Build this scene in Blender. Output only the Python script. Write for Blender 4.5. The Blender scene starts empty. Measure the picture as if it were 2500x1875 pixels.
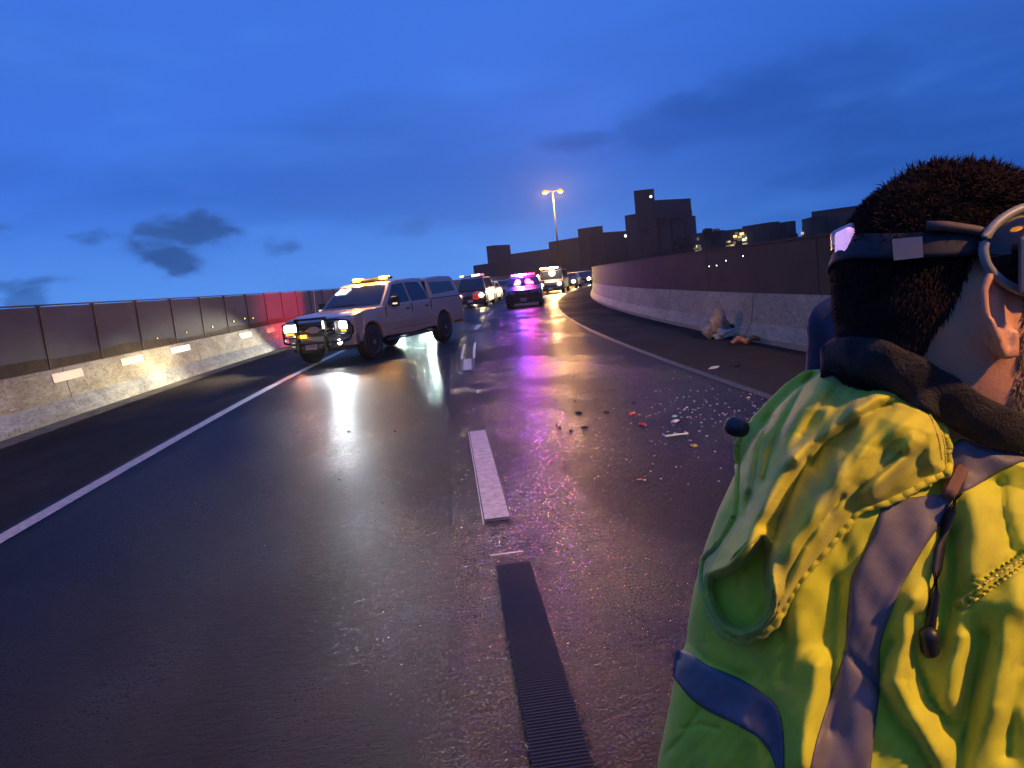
import bpy, bmesh, math, random
import numpy as np
from mathutils import Vector, Matrix, noise
from mathutils.bvhtree import BVHTree
R = math.radians
random.seed(7); rng = np.random.default_rng(7)
scene = bpy.context.scene
COL = scene.collection

# ---------------------------------------------------------------- camera
FPX, EYE = 1878.0, 1.5                     # focal length in units of a 2500 wide picture, eye height
_y, _p, _r = R(-4.2), R(-7.77), R(6.0)
FWD = Vector((-math.sin(_y)*math.cos(_p), math.cos(_y)*math.cos(_p), math.sin(_p)))
_rt = Vector((math.cos(_y), math.sin(_y), 0)); _up = _rt.cross(FWD)
RGT = _rt*math.cos(_r) - _up*math.sin(_r)
UPV = _rt*math.sin(_r) + _up*math.cos(_r)
CAM = Vector((0, 0, EYE))
cd = bpy.data.cameras.new('camera'); cam = bpy.data.objects.new('camera', cd); COL.objects.link(cam)
cam.matrix_world = Matrix(((RGT.x, UPV.x, -FWD.x, 0), (RGT.y, UPV.y, -FWD.y, 0), (RGT.z, UPV.z, -FWD.z, EYE), (0, 0, 0, 1)))
cd.sensor_width = 36; cd.lens = 36*FPX/2500; cd.clip_end = 6000; cd.clip_start = 0.05
scene.camera = cam
def ray(x, y): return FWD + RGT*((x-1250)/FPX) - UPV*((y-937.5)/FPX)
def at(x, y, d): return CAM + ray(x, y)*d           # survey helper: bearing -> point in the world
def gnd(x, y, z=0.0):
    d = ray(x, y); return CAM + d*((z-EYE)/d.z)

KEY, KEYB, HEADL, POLB, HIDB = 5600, 3600, 800, 1250, 3500   # lamp powers in watts
# ---------------------------------------------------------------- exposure, world, key light
vs = scene.view_settings
vs.view_transform = 'Standard'; vs.look = 'None'; vs.exposure = 0.0; vs.gamma = 1.0; vs.use_curve_mapping = False
w = bpy.data.worlds.new('World'); scene.world = w; w.use_nodes = True
nt = w.node_tree; nt.nodes.clear()
def N(nt, t, **k):
    n = nt.nodes.new(t)
    for a, b in k.items(): setattr(n, a, b)
    return n
def setin(n, i, v): n.inputs[i].default_value = v
def mathn(nt, op, a, b=None, c=None, clamp=False):
    n = N(nt, 'ShaderNodeMath', operation=op, use_clamp=clamp)
    for i, v in enumerate((a, b, c)):
        if v is None: continue
        if isinstance(v, (int, float)): n.inputs[i].default_value = v
        else: nt.links.new(v, n.inputs[i])
    return n.outputs[0]
def mix(nt, fac, a, b, blend='MIX'):
    n = N(nt, 'ShaderNodeMix', data_type='RGBA', blend_type=blend)
    for i, v in ((0, fac), (6, a), (7, b)):
        if isinstance(v, (int, float)): n.inputs[i].default_value = v
        elif isinstance(v, tuple): n.inputs[i].default_value = (*v, 1) if len(v) == 3 else v
        else: nt.links.new(v, n.inputs[i])
    return n.outputs[2]
def maprange(nt, v, a, b, c=0.0, d=1.0, smooth=True):
    n = N(nt, 'ShaderNodeMapRange', interpolation_type='SMOOTHSTEP' if smooth else 'LINEAR')
    nt.links.new(v, n.inputs[0])
    for i, x in enumerate((a, b, c, d)): n.inputs[i+1].default_value = x
    return n.outputs[0]
def noisetex(nt, vec, scale, detail=4, rough=.55, dist=0.0):
    n = N(nt, 'ShaderNodeTexNoise'); n.inputs['Scale'].default_value = scale
    n.inputs['Detail'].default_value = detail; n.inputs['Roughness'].default_value = rough
    n.inputs['Distortion'].default_value = dist
    if vec is not None: nt.links.new(vec, n.inputs['Vector'])
    return n.outputs['Fac']
def mapping(nt, vec, scale=(1, 1, 1), rot=(0, 0, 0), loc=(0, 0, 0)):
    n = N(nt, 'ShaderNodeMapping'); n.inputs['Scale'].default_value = scale
    n.inputs['Rotation'].default_value = rot; n.inputs['Location'].default_value = loc
    nt.links.new(vec, n.inputs['Vector']); return n.outputs[0]

SUN_EL, SUN_AZ = R(3.0), R(-150)
tc = N(nt, 'ShaderNodeTexCoord'); vec = tc.outputs['Generated']
sx = N(nt, 'ShaderNodeSeparateXYZ'); nt.links.new(vec, sx.inputs[0])
zz = mathn(nt, 'MAXIMUM', sx.outputs['Z'], 0.0)
g1 = maprange(nt, zz, 0.0, 0.16); g2 = maprange(nt, zz, 0.15, 0.9)
c1 = mix(nt, g1, (0.098, 0.310, 0.900), (0.050, 0.180, 0.760))
c2 = mix(nt, g2, c1, (0.052, 0.180, 0.740))
azr = maprange(nt, sx.outputs['X'], 0.05, 0.62)      # the sky is darker to the right of the road
low = maprange(nt, zz, 0.0, 0.45, 1.0, 0.15)
c3 = mix(nt, mathn(nt, 'MULTIPLY', azr, mathn(nt, 'MULTIPLY', low, 0.95)), c2, (0.009, 0.082, 0.425))
# soft streaky cloud deck, denser to the right
mp = mapping(nt, vec, (1.0, 1.0, 4.2), (0, R(-9), 0))
n1 = noisetex(nt, mp, 1.7, 4, .5, .3)
cl = maprange(nt, n1, 0.48, 0.70)
c4 = mix(nt, mathn(nt, 'MULTIPLY', cl, 0.42), c3, (0.028, 0.108, 0.44))
n2 = noisetex(nt, mapping(nt, vec, (1, 1, 3.6), (0, R(-6), 0), (3, 1, 0)), 4.0, 5, .5, .2)
c4 = mix(nt, mathn(nt, 'MULTIPLY', maprange(nt, n2, 0.5, 0.75), 0.22), c4, (0.09, 0.29, 0.90))
# a few small dark cumulus scraps low over the left wall, and a darker bank to the right
def cloud(c4, px, py, rad, sq, thr, amt, colr, sc):
    d = ray(px, py).normalized()
    v = N(nt, 'ShaderNodeVectorMath', operation='SUBTRACT'); nt.links.new(vec, v.inputs[0]); v.inputs[1].default_value = d
    v2 = N(nt, 'ShaderNodeVectorMath', operation='MULTIPLY'); nt.links.new(v.outputs[0], v2.inputs[0]); v2.inputs[1].default_value = (1, 1, sq)
    ln = N(nt, 'ShaderNodeVectorMath', operation='LENGTH'); nt.links.new(v2.outputs[0], ln.inputs[0])
    m = maprange(nt, ln.outputs['Value'], 0.0, rad, 1.0, 0.0)
    nn = noisetex(nt, mapping(nt, vec, (1, 1, 2.0), (0, R(8), 0), (px*.01, 0, 0)), sc*.8, 5, .55, .4)
    s = mathn(nt, 'ADD', mathn(nt, 'MULTIPLY', m, 0.42), mathn(nt, 'MULTIPLY', nn, 1.15))
    return mix(nt, mathn(nt, 'MULTIPLY', mathn(nt, 'MULTIPLY', maprange(nt, s, thr+.0, thr+.30), maprange(nt, m, .0, .30)), amt), c4, colr)
DK = (0.030, 0.090, 0.30)
for (px, py, rad, sq, thr, amt, sc) in ((450, 575, .095, 2.2, .66, .9, 16), (415, 632, .060, 1.6, .68, .9, 20), (215, 580, .05, 2.4, .80, .6, 18),
        (10, 555, .05, 1.8, .75, .7, 18), (60, 700, .075, 3.2, .72, .75, 16), (700, 600, .045, 2.0, .76, .6, 20), (60, 735, .05, 1.5, .80, .6, 18),
        (1720, 290, .26, 4.2, .68, .5, 8), (1950, 190, .34, 5.5, .70, .5, 8), (2150, 420, .25, 5, .70, .7, 7), (1390, 350, .09, 4, .80, .45, 10), (2300, 330, .3, 3.5, .72, .6, 5), (980, 560, .10, 3.5, .8, .3, 9)):
    c4 = cloud(c4, px, py, rad, sq, thr, amt, DK if px < 1200 else (0.016, 0.085, 0.40), sc)
sky = N(nt, 'ShaderNodeTexSky', sky_type='NISHITA'); sky.sun_disc = False
sky.sun_elevation = SUN_EL; sky.sun_rotation = SUN_AZ; sky.air_density = 1.0; sky.dust_density = 0.5
bg1 = N(nt, 'ShaderNodeBackground'); nt.links.new(c4, bg1.inputs[0]); bg1.inputs[1].default_value = 1.0
bg2 = N(nt, 'ShaderNodeBackground'); nt.links.new(sky.outputs[0], bg2.inputs[0]); bg2.inputs[1].default_value = 0.0005
ad = N(nt, 'ShaderNodeAddShader'); nt.links.new(bg1.outputs[0], ad.inputs[0]); nt.links.new(bg2.outputs[0], ad.inputs[1])
wo = N(nt, 'ShaderNodeOutputWorld'); nt.links.new(ad.outputs[0], wo.inputs[0])

def lamp_light(name, typ, loc, energy, color, parent=None, size=.08, aim=None, cone=100, blend=.7):
    ld = bpy.data.lights.new(name, typ); ld.energy = energy; ld.color = color
    if typ in ('POINT', 'SPOT'): ld.shadow_soft_size = size
    if typ == 'SPOT': ld.spot_size = R(cone); ld.spot_blend = blend
    o = bpy.data.objects.new(name, ld); COL.objects.link(o); o.location = loc
    if aim is not None: o.rotation_euler = Vector(aim).to_track_quat('-Z', 'Y').to_euler()
    if parent: o.parent = parent
    return o

# ---------------------------------------------------------------- materials
MATS = {}
def mat(name, base, rough=.6, metal=0.0, emis=None, estr=0.0, spec=.5, var=0.0, vscale=3.0, bump=0.0, bscale=30.0, stretch=(1, 1, 1), coat=0.0, rvar=0.0, trans=0.0):
    if name in MATS: return MATS[name]
    m = bpy.data.materials.new(name); m.use_nodes = True; nt = m.node_tree
    b = nt.nodes['Principled BSDF']
    b.inputs['Base Color'].default_value = (*base, 1); b.inputs['Roughness'].default_value = rough
    b.inputs['Metallic'].default_value = metal; b.inputs['Specular IOR Level'].default_value = spec
    b.inputs['Coat Weight'].default_value = coat; b.inputs['Coat Roughness'].default_value = .08
    b.inputs['Transmission Weight'].default_value = trans
    if emis: b.inputs['Emission Color'].default_value = (*emis, 1); b.inputs['Emission Strength'].default_value = estr
    if var or bump or rvar:
        tcn = N(nt, 'ShaderNodeTexCoord'); v = mapping(nt, tcn.outputs['Object'], stretch)
    if var:
        f = noisetex(nt, v, vscale, 5, .6)
        lo = tuple(c*(1-var) for c in base); hi = tuple(min(1, c*(1+var)) for c in base)
        nt.links.new(mix(nt, maprange(nt, f, .3, .7), lo, hi), b.inputs['Base Color'])
    if rvar:
        f = noisetex(nt, v, vscale*1.7, 4, .6)
        nt.links.new(maprange(nt, f, .3, .7, max(0, rough-rvar), min(1, rough+rvar)), b.inputs['Roughness'])
    if bump:
        f = noisetex(nt, v, bscale, 5, .6); bn = N(nt, 'ShaderNodeBump'); bn.inputs['Strength'].default_value = bump
        bn.inputs['Distance'].default_value = .01
        nt.links.new(f, bn.inputs['Height']); nt.links.new(bn.outputs[0], b.inputs['Normal'])
    MATS[name] = m; return m

# ---------------------------------------------------------------- object helpers
def tag(o, label=None, cat=None, group=None, kind=None):
    for k, v in (('label', label), ('category', cat), ('group', group), ('kind', kind)):
        if v: o[k] = v
    return o
def link(name, me, m=None, parent=None, smooth=False):
    o = bpy.data.objects.new(name, me); COL.objects.link(o)
    if m: me.materials.append(m)
    if smooth:
        for p in me.polygons: p.use_smooth = True
    if parent: o.parent = parent
    return o
def obj(name, bm, m=None, parent=None, smooth=False, bevel=0, seg=2):
    me = bpy.data.meshes.new(name); bmesh.ops.recalc_face_normals(bm, faces=bm.faces[:]); bm.to_mesh(me); bm.free()
    o = link(name, me, m, parent, smooth)
    if bevel:
        b = o.modifiers.new('bevel', 'BEVEL'); b.width = bevel; b.segments = seg; b.limit_method = 'ANGLE'; b.angle_limit = R(35)
    return o
def thing(name, label, cat, loc=(0, 0, 0), rz=0, group=None):
    o = bpy.data.objects.new(name, None); COL.objects.link(o); o.location = loc; o.rotation_euler = (0, 0, rz)
    o.empty_display_size = .2
    return tag(o, label, cat, group)
def copy_tree(o, parent=None):
    c = o.copy(); COL.objects.link(c); c.parent = parent
    for ch in list(o.children): copy_tree(ch, c)
    return c
def nbm(): return bmesh.new()
def box(bm, c, s, rot=None):
    vs_ = []
    for i in range(8):
        v = Vector(((i & 1)-.5, ((i >> 1) & 1)-.5, ((i >> 2) & 1)-.5)); v = Vector((v.x*s[0], v.y*s[1], v.z*s[2]))
        if rot: v = rot @ v
        vs_.append(bm.verts.new(Vector(c)+v))
    for f in ((0, 2, 3, 1), (4, 5, 7, 6), (0, 1, 5, 4), (2, 6, 7, 3), (0, 4, 6, 2), (1, 3, 7, 5)): bm.faces.new([vs_[i] for i in f])
    return bm
def ebox(c, s, rot=None): return box(nbm(), c, s, rot)
def tube(bm, pts, r, n=8, closed=False, cap=True):
    pts = [Vector(p) for p in pts]; rs = r if isinstance(r, (list, tuple)) else [r]*len(pts); rings = []
    for i, p in enumerate(pts):
        a = pts[i-1] if (i or closed) else pts[0]; b = pts[(i+1) % len(pts)] if (i < len(pts)-1 or closed) else pts[-1]
        t = (b-a).normalized(); ref = Vector((0, 0, 1)) if abs(t.z) < .9 else Vector((1, 0, 0))
        u = t.cross(ref).normalized(); v = t.cross(u)
        rings.append([bm.verts.new(p+(u*math.cos(k*math.tau/n)+v*math.sin(k*math.tau/n))*rs[i]) for k in range(n)])
    m = len(rings)
    for i in range(m if closed else m-1):
        A, B = rings[i], rings[(i+1) % m]
        for k in range(n): bm.faces.new((A[k], A[(k+1) % n], B[(k+1) % n], B[k]))
    if cap and not closed: bm.faces.new(rings[0][::-1]); bm.faces.new(rings[-1])
    return bm
def lathe(bm, prof, n=24, axis='y', c=(0, 0, 0)):
    rings = []
    for (r, h) in prof:
        ring = []
        for k in range(n):
            a = k*math.tau/n; p = (r*math.cos(a), h, r*math.sin(a)) if axis == 'y' else (r*math.cos(a), r*math.sin(a), h) if axis == 'z' else (h, r*math.cos(a), r*math.sin(a))
            ring.append(bm.verts.new(Vector(c)+Vector(p)))
        rings.append(ring)
    for A, B in zip(rings, rings[1:]):
        for k in range(n): bm.faces.new((A[k], A[(k+1) % n], B[(k+1) % n], B[k]))
    bm.faces.new(rings[0]); bm.faces.new(rings[-1][::-1])
    return bm
def panel(bm, pts, th, nrm):
    "flat polygon with thickness th along nrm"
    a = [bm.verts.new(Vector(p)) for p in pts]; b = [bm.verts.new(Vector(p)+Vector(nrm)*th) for p in pts]
    bm.faces.new(a); bm.faces.new(b[::-1]); n = len(pts)
    for i in range(n): bm.faces.new((a[i], a[(i+1) % n], b[(i+1) % n], b[i]))
    return bm

# ---------------------------------------------------------------- the road alignment: straight, then a long right-hand bend
CC = 0.0024
def path(y, off, z=0.0):
    if y <= 8: return Vector((off, y, z))
    ym = min(y, 150.0); x = CC*(ym-8)**2; sl = 2*CC*(ym-8)
    t = math.atan(sl)
    if y > 150: x += (y-150)*sl
    return Vector((x+off*math.cos(t), y-off*math.sin(t), z))
def head(y): return math.atan(2*CC*(max(8, min(y, 150))-8))
YS = [-24, -18, -12, -8, -4]+[i*1.0 for i in range(-2, 60)]+[60+3*i for i in range(30)]+[150, 180, 220, 270, 330]
def sweep(prof, ys=YS, closed=False):
    "prof: list of (offset, z)"
    bm = nbm(); rows = [[bm.verts.new(path(y, o, z)) for (o, z) in prof] for y in ys]
    m = len(prof)
    for A, B in zip(rows, rows[1:]):
        for k in range(m if closed else m-1): bm.faces.new((A[k], A[(k+1) % m], B[(k+1) % m], B[k]))
    if closed: bm.faces.new(rows[0]); bm.faces.new(rows[-1][::-1])
    return bm
def strip(o0, o1, y0, y1, z=.008, step=1.0):
    n = max(1, int((y1-y0)/step)); ys = [y0+(y1-y0)*i/n for i in range(n+1)]
    return sweep([(o0, z), (o1, z)], ys)

def road_mat(name, base, r0, r1, bumpd, brown, bars=0.0):
    m = bpy.data.materials.new(name); m.use_nodes = True; nt = m.node_tree; b = nt.nodes['Principled BSDF']
    t = N(nt, 'ShaderNodeTexCoord').outputs['Object']
    big = noisetex(nt, mapping(nt, t, (1.1, .16, 1)), 1.3, 5, .6, .4)
    pat = noisetex(nt, mapping(nt, t, (1, .45, 1), (0, 0, 0), (7, 3, 0)), .55, 4, .6)
    fine = noisetex(nt, mapping(nt, t, (.5, 1, 1)), 36, 7, .80)
    agg = noisetex(nt, mapping(nt, t, (.8, 1, 1)), 95, 3, .7)
    mid = noisetex(nt, mapping(nt, t, (.6, 1.8, 1)), 19, 4, .65)
    col = mix(nt, maprange(nt, big, .35, .7), base, brown)
    col = mix(nt, maprange(nt, agg, .38, .60), mix(nt, .6, col, (0.0, 0.0, 0.0)), col)
    nt.links.new(col, b.inputs['Base Color'])
    rr = mathn(nt, 'ADD', maprange(nt, pat, .42, .60, r0, r1), mathn(nt, 'ADD', mathn(nt, 'MULTIPLY', mathn(nt, 'SUBTRACT', mid, .5), .30), mathn(nt, 'MULTIPLY', mathn(nt, 'SUBTRACT', agg, .5), .7)))
    nt.links.new(rr, b.inputs['Roughness'])
    tg = N(nt, 'ShaderNodeCombineXYZ'); tg.inputs[1].default_value = 1.0; nt.links.new(tg.outputs[0], b.inputs['Tangent']); b.inputs['Anisotropic'].default_value = .96
    b.inputs['IOR'].default_value = 1.30; b.inputs['Specular IOR Level'].default_value = .5
    h = mathn(nt, 'ADD', mathn(nt, 'MULTIPLY', fine, 1.9), mathn(nt, 'MULTIPLY', agg, .65))
    h = mathn(nt, 'ADD', h, mathn(nt, 'MULTIPLY', mid, 1.1))
    if bars:
        wv = noisetex(nt, mapping(nt, t, (.5, 2.2, 1), (0, 0, 0), (0, 5, 0)), 2.2, 4, .6, .4)
        h = mathn(nt, 'ADD', h, mathn(nt, 'MULTIPLY', wv, bars))
    bn = N(nt, 'ShaderNodeBump'); nt.links.new(maprange(nt, pat, .30, .70, .75, 1.0), bn.inputs['Strength']); bn.inputs['Distance'].default_value = bumpd
    nt.links.new(h, bn.inputs['Height']); nt.links.new(bn.outputs[0], b.inputs['Normal'])
    return m
M_LEFT = road_mat('wet_asphalt_smooth', (.009, .012, .021), .32, .40, .0085, (.018, .018, .022))
M_RIGHT = road_mat('wet_asphalt_worn', (.013, .013, .018), .28, .37, .0100, (.026, .022, .022), 1.8)
M_SHO = road_mat('shoulder_asphalt', (.034, .029, .026), .5, .66, .011, (.058, .045, .035))

def concrete(name, base, dark, scale=2.0, st=(1, .35, 1)):
    m = bpy.data.materials.new(name); m.use_nodes = True; nt = m.node_tree; b = nt.nodes['Principled BSDF']
    t = N(nt, 'ShaderNodeTexCoord').outputs['Object']
    f = noisetex(nt, mapping(nt, t, st), scale, 8, .68, .9)
    g = noisetex(nt, mapping(nt, t, (1, 1, 2.4)), 6, 6, .7, 1.5)
    c = mix(nt, maprange(nt, f, .34, .66), dark, base)
    c = mix(nt, mathn(nt, 'MULTIPLY', maprange(nt, g, .48, .62), .65), c, tuple(x*.42 for x in dark))
    sp_ = noisetex(nt, mapping(nt, t, (1, .22, 1.6)), 17, 6, .75, 1.0)
    c = mix(nt, mathn(nt, 'MULTIPLY', maprange(nt, sp_, .56, .66), .6), c, tuple(min(1, x*1.5) for x in base))
    nt.links.new(c, b.inputs['Base Color']); b.inputs['Roughness'].default_value = .72
    bn = N(nt, 'ShaderNodeBump'); bn.inputs['Strength'].default_value = .7; bn.inputs['Distance'].default_value = .02
    nt.links.new(g, bn.inputs['Height']); nt.links.new(bn.outputs[0], b.inputs['Normal'])
    return m
M_CONL = concrete('stained_concrete', (.46, .41, .31), (.26, .22, .15))
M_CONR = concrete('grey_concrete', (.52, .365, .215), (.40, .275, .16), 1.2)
M_TOE = concrete('toe_concrete', (.36, .37, .36), (.22, .22, .21), 4)

# ---------------------------------------------------------------- ground and road
def struct(o): o['kind'] = 'structure'; return o
bm = nbm(); S = 2500
for (x0, x1) in ((-S, S),):
    v = [bm.verts.new(p) for p in ((-S, -400, -.35), (S, -400, -.35), (S, 4000, -.35), (-S, 4000, -.35))]; bm.faces.new(v)
struct(obj('ground', bm, mat('earth', (.05, .045, .035), .9, var=.4, vscale=.2)))
struct(obj('road_base', sweep([(-8.5, -.34), (-8.5, -.012), (7.2, -.012), (7.2, -.34)]), M_SHO))
struct(obj('left_shoulder', sweep([(-6.6, 0), (-3.6, 0)]), M_SHO))
struct(obj('left_lane', sweep([(-3.6, 0), (-.12, 0)]), M_LEFT))
struct(obj('right_lane', sweep([(-.12, 0), (3.2, 0)]), M_RIGHT))
struct(obj('right_shoulder', sweep([(3.2, 0), (5.4, 0)]), M_SHO))

M_PAINT = mat('road_paint', (.50, .43, .40), .5, var=.22, vscale=14, bump=.6, bscale=90)
M_PAINTY = mat('worn_yellow_paint', (.085, .062, .036), .55, var=.4, vscale=9, bump=.5, bscale=90)
M_BLACKTAPE = mat('black_contrast_tape', (.009, .009, .012), .46, spec=.34, bump=.3, bscale=200)
M_SEAL = mat('joint_sealant', (.016, .015, .016), .7)
M_EDGE = mat('reflective_bead_tape', (.50, .42, .40), .4, metal=.2, bump=1.2, bscale=60)
struct(obj('left_edge_line', strip(-3.52, -3.37, -4, 150, .006), M_PAINT))
struct(obj('right_edge_line', strip(3.17, 3.29, -4, 150, .006), M_PAINTY))
nt_ = M_PAINT.node_tree; b_ = nt_.nodes['Principled BSDF']; t_ = N(nt_, 'ShaderNodeTexCoord').outputs['Object']
w_ = noisetex(nt_, mapping(nt_, t_, (1, .5, 1)), 42, 7, .75)
old = b_.inputs['Base Color'].links[0].from_socket
nt_.links.new(mix(nt_, maprange(nt_, w_, .57, .66), old, (.10, .09, .09)), b_.inputs['Base Color'])
# broken lane line: each mark is a strip of its own with its black contrast border
def dash(y0, y1, worn=0, n=''):
    struct(obj('lane_mark_border', strip(.066, .258, y0-.05, y1+.07, .0035), M_BLACKTAPE))
    struct(obj('lane_mark', strip(.085, .245, y0, y1, .0055, .5), M_PAINT))
    b = strip(.070, .077, y0-.1, y1, .0045, .4); struct(obj('lane_mark_bead', b, M_EDGE))
dash(4.75, 7.72)
struct(obj('lane_mark_end_bead', strip(.080, .262, 4.075, 4.092, .008), M_EDGE))
for y0, y1 in ((13.4, 15.3), (24.8, 27.4), (33.0, 36.0), (44, 47), (55, 58), (66, 69), (77, 80)):
    struct(obj('lane_mark_border', strip(.03, .30, y0-.1, y1+.1, .005), M_BLACKTAPE))
    struct(obj('lane_mark', strip(.09, .24, y0, y1, .010, .5), M_PAINT))
for o in (.02, .27): struct(obj('lane_mark_bead', strip(o, o+.05, 15.4, 19.1, .010, .5), M_EDGE))
struct(obj('contrast_tape', strip(.10, .285, -4, 3.92, .007, .5), M_BLACKTAPE))
bm = nbm()                                                   # the tape's fine cross ribs
for i in range(236):
    y = -.5+i*.019
    box(bm, (.1925, y, .0082), (.183, .007, .0012))
struct(obj('contrast_tape_ribs', bm, mat('tape_rib', (.013, .013, .017), .46, spec=.42)))
for y, a, b_ in ((9.35, .6, 3.1), (12.1, .5, 2.9), (17.3, .3, 3.2), (21.0, 0.0, 3.1), (26.5, .0, 3.2), (33.0, 0, 3.2)):
    bm = nbm(); pts = [path(y+.05*math.sin(3*t)+.03*random.random(), a+(b_-a)*t/12, .004) for t in range(13)]
    for p, q in zip(pts, pts[1:]):
        d = Vector((0, .022, 0)); bm.faces.new([bm.verts.new(v) for v in (p, q, q+d, p+d)])
    struct(obj('slab_joint', bm, M_SEAL))
# patched strip of grey shoulder dirt along the left barrier foot
struct(obj('shoulder_dirt', strip(-6.38, -5.95, -4, 60, .005), mat('shoulder_grit', (.10, .085, .065), .85, var=.6, vscale=5, bump=.8, bscale=50)))

# ---------------------------------------------------------------- barriers and walls
def barrier(name, off, sgn, m, label):
    # Jersey profile; sgn = +1: the traffic face looks towards +offset
    f = lambda d, z: (off - sgn*d, z)
    prof = [f(0, -.01), f(0, .09), f(.13, .30), f(.20, .81), f(.42, .81), f(.46, -.01)]
    o = obj(name, sweep(prof, closed=True), m); tag(o, label, 'barrier'); return o
bl = barrier('concrete_barrier', -6.4, 1, M_CONL, 'stained concrete barrier lit by headlights along the left shoulder, with reflector plates')
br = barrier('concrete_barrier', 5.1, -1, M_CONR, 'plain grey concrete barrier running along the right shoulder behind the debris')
# grey toe band of the left barrier
def stripq(prof, y0, y1, step=1.0):
    n = max(1, int((y1-y0)/step)); return sweep(prof, [y0+(y1-y0)*i/n for i in range(n+1)])
obj('toe_band', stripq([(-6.395, .0), (-6.395, .093), (-6.525, .303)], -8, 70), M_TOE, bl)
for y in [i*6.0 for i in range(0, 14)]:
    for par, sg, base in ((bl, 1, -6.4), (br, -1, 5.1)):
        f = lambda d, z: (base - sg*d, z)
        obj('joint_groove', stripq([f(-.003, .0), f(-.003, .09), f(.127, .30), f(.197, .812)], y+1.3, y+1.325), M_SEAL, par)

M_PANL = mat('grey_screen_panel', (.056, .064, .098), .72, var=.25, vscale=.6, spec=.25, stretch=(1, .6, 1))
M_POSTL = mat('rusty_post', (.055, .035, .022), .75, var=.4, vscale=8)
M_MUD = mat('mud_splash', (.050, .032, .016), .9, var=.3, vscale=4)
wl = thing('noise_screen', 'grey panel screen with thin brown posts standing on the left barrier', 'screen wall')
yy = [-10+1.78*i for i in range(75)]
for i, (a, b_) in enumerate(zip(yy, yy[1:])):
    ys = [a+.03+(b_-a-.06)*k/2 for k in range(3)]
    m = M_PANL
    obj('screen_panel', sweep([(-6.70, .815), (-6.73, .815), (-6.73, 1.84), (-6.70, 1.84)], ys, True), m, wl)
    obj('screen_post', sweep([(-6.685, .81), (-6.75, .81), (-6.75, 1.855), (-6.685, 1.855)], [b_-.03, b_+.03], True), M_POSTL, wl)
obj('screen_cap', sweep([(-6.68, 1.858), (-6.755, 1.858), (-6.755, 1.88), (-6.68, 1.88)], closed=True), M_POSTL, wl)
bm = nbm(); prev = None                                      # wavy line of dried mud along the panels' foot
for i in range(0, 260):
    y = -6+i*.2; h = .12+.13*noise.noise(Vector((y*.28, 3, 0)))+.05*noise.noise(Vector((y*1.3, 0, 2)))+.03
    h = max(.03, h)
    cur = (bm.verts.new(path(y, -6.695, .813)), bm.verts.new(path(y, -6.695, .813+h)))
    if prev: bm.faces.new((prev[0], cur[0], cur[1], prev[1]))
    prev = cur
obj('mud_stain', bm, M_MUD, wl)
wr = thing('noise_wall', 'brown concrete noise wall standing on the right barrier', 'noise wall')
for i in range(30):
    a = -10+5.2*i; t = .8+.35*random.random()
    m = mat('brown_wall_%d' % (i % 4), (.085+.010*(i % 3), .032+.004*(i % 2), .014), .78, var=.22, vscale=1.1, bump=.3, bscale=12)
    ys = [a+.01+5.18*k/5 for k in range(6)]
    obj('wall_panel', sweep([(5.32, .815), (5.44, .815), (5.44, 1.63), (5.32, 1.63)], ys, True), m, wr)
obj('wall_coping', sweep([(5.30, 1.633), (5.46, 1.633), (5.46, 1.67), (5.30, 1.67)], closed=True), mat('wall_coping', (.07, .03, .015), .8), wr)
def on_face(px, py, off):
    "distance along the road where the sight line meets the vertical sheet at this offset"
    best = None
    for k in range(40, 1400):
        y = k*.05; p = path(y, off, 0); d = ray(px, py)
        t = p.y/d.y; e = abs(d.x*t-p.x)
        if best is None or e < best[0]: best = (e, y, EYE+d.z*t)
    return best[1], best[2]
# small marker lamps fixed to the two walls
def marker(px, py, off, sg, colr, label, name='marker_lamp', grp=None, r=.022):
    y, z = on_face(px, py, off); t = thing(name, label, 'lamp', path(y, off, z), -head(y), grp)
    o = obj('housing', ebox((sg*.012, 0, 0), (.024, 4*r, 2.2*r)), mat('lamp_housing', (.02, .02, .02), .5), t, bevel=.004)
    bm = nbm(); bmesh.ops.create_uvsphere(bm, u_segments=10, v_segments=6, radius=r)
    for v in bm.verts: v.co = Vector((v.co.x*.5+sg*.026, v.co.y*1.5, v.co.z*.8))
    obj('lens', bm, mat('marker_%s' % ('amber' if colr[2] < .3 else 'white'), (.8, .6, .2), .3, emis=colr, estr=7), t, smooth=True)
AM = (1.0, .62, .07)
LL = ['faint amber lamp low on the left screen, nearest the viewer', 'tiny dim amber lamp second along the left screen', 'amber lamp third along the left screen, on its own before the brighter trio',
      'bright amber lamp leading the trio near the pickup truck', 'amber lamp in the middle of the trio near the pickup truck', 'amber lamp of the trio closest to the pickup truck']
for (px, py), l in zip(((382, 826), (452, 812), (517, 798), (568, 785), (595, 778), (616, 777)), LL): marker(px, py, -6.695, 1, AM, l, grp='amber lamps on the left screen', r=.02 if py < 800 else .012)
RL = ['white lamp furthest along the brown right wall', 'white lamp second from the far end of the brown right wall', 'white lamp third from the far end of the brown right wall', 'highest white lamp on the brown right wall', 'small orange lamp high on the brown right wall beside the man\'s head']
for (px, py), c, l in zip(((1735, 650), (1753, 648), (1776, 636), (1817, 625), (2036, 608)), [(1, .95, .85)]*4+[(1, .45, .15)], RL): marker(px, py, 5.315, -1, c, l, grp='small lamps on the right wall', r=.013)
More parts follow.
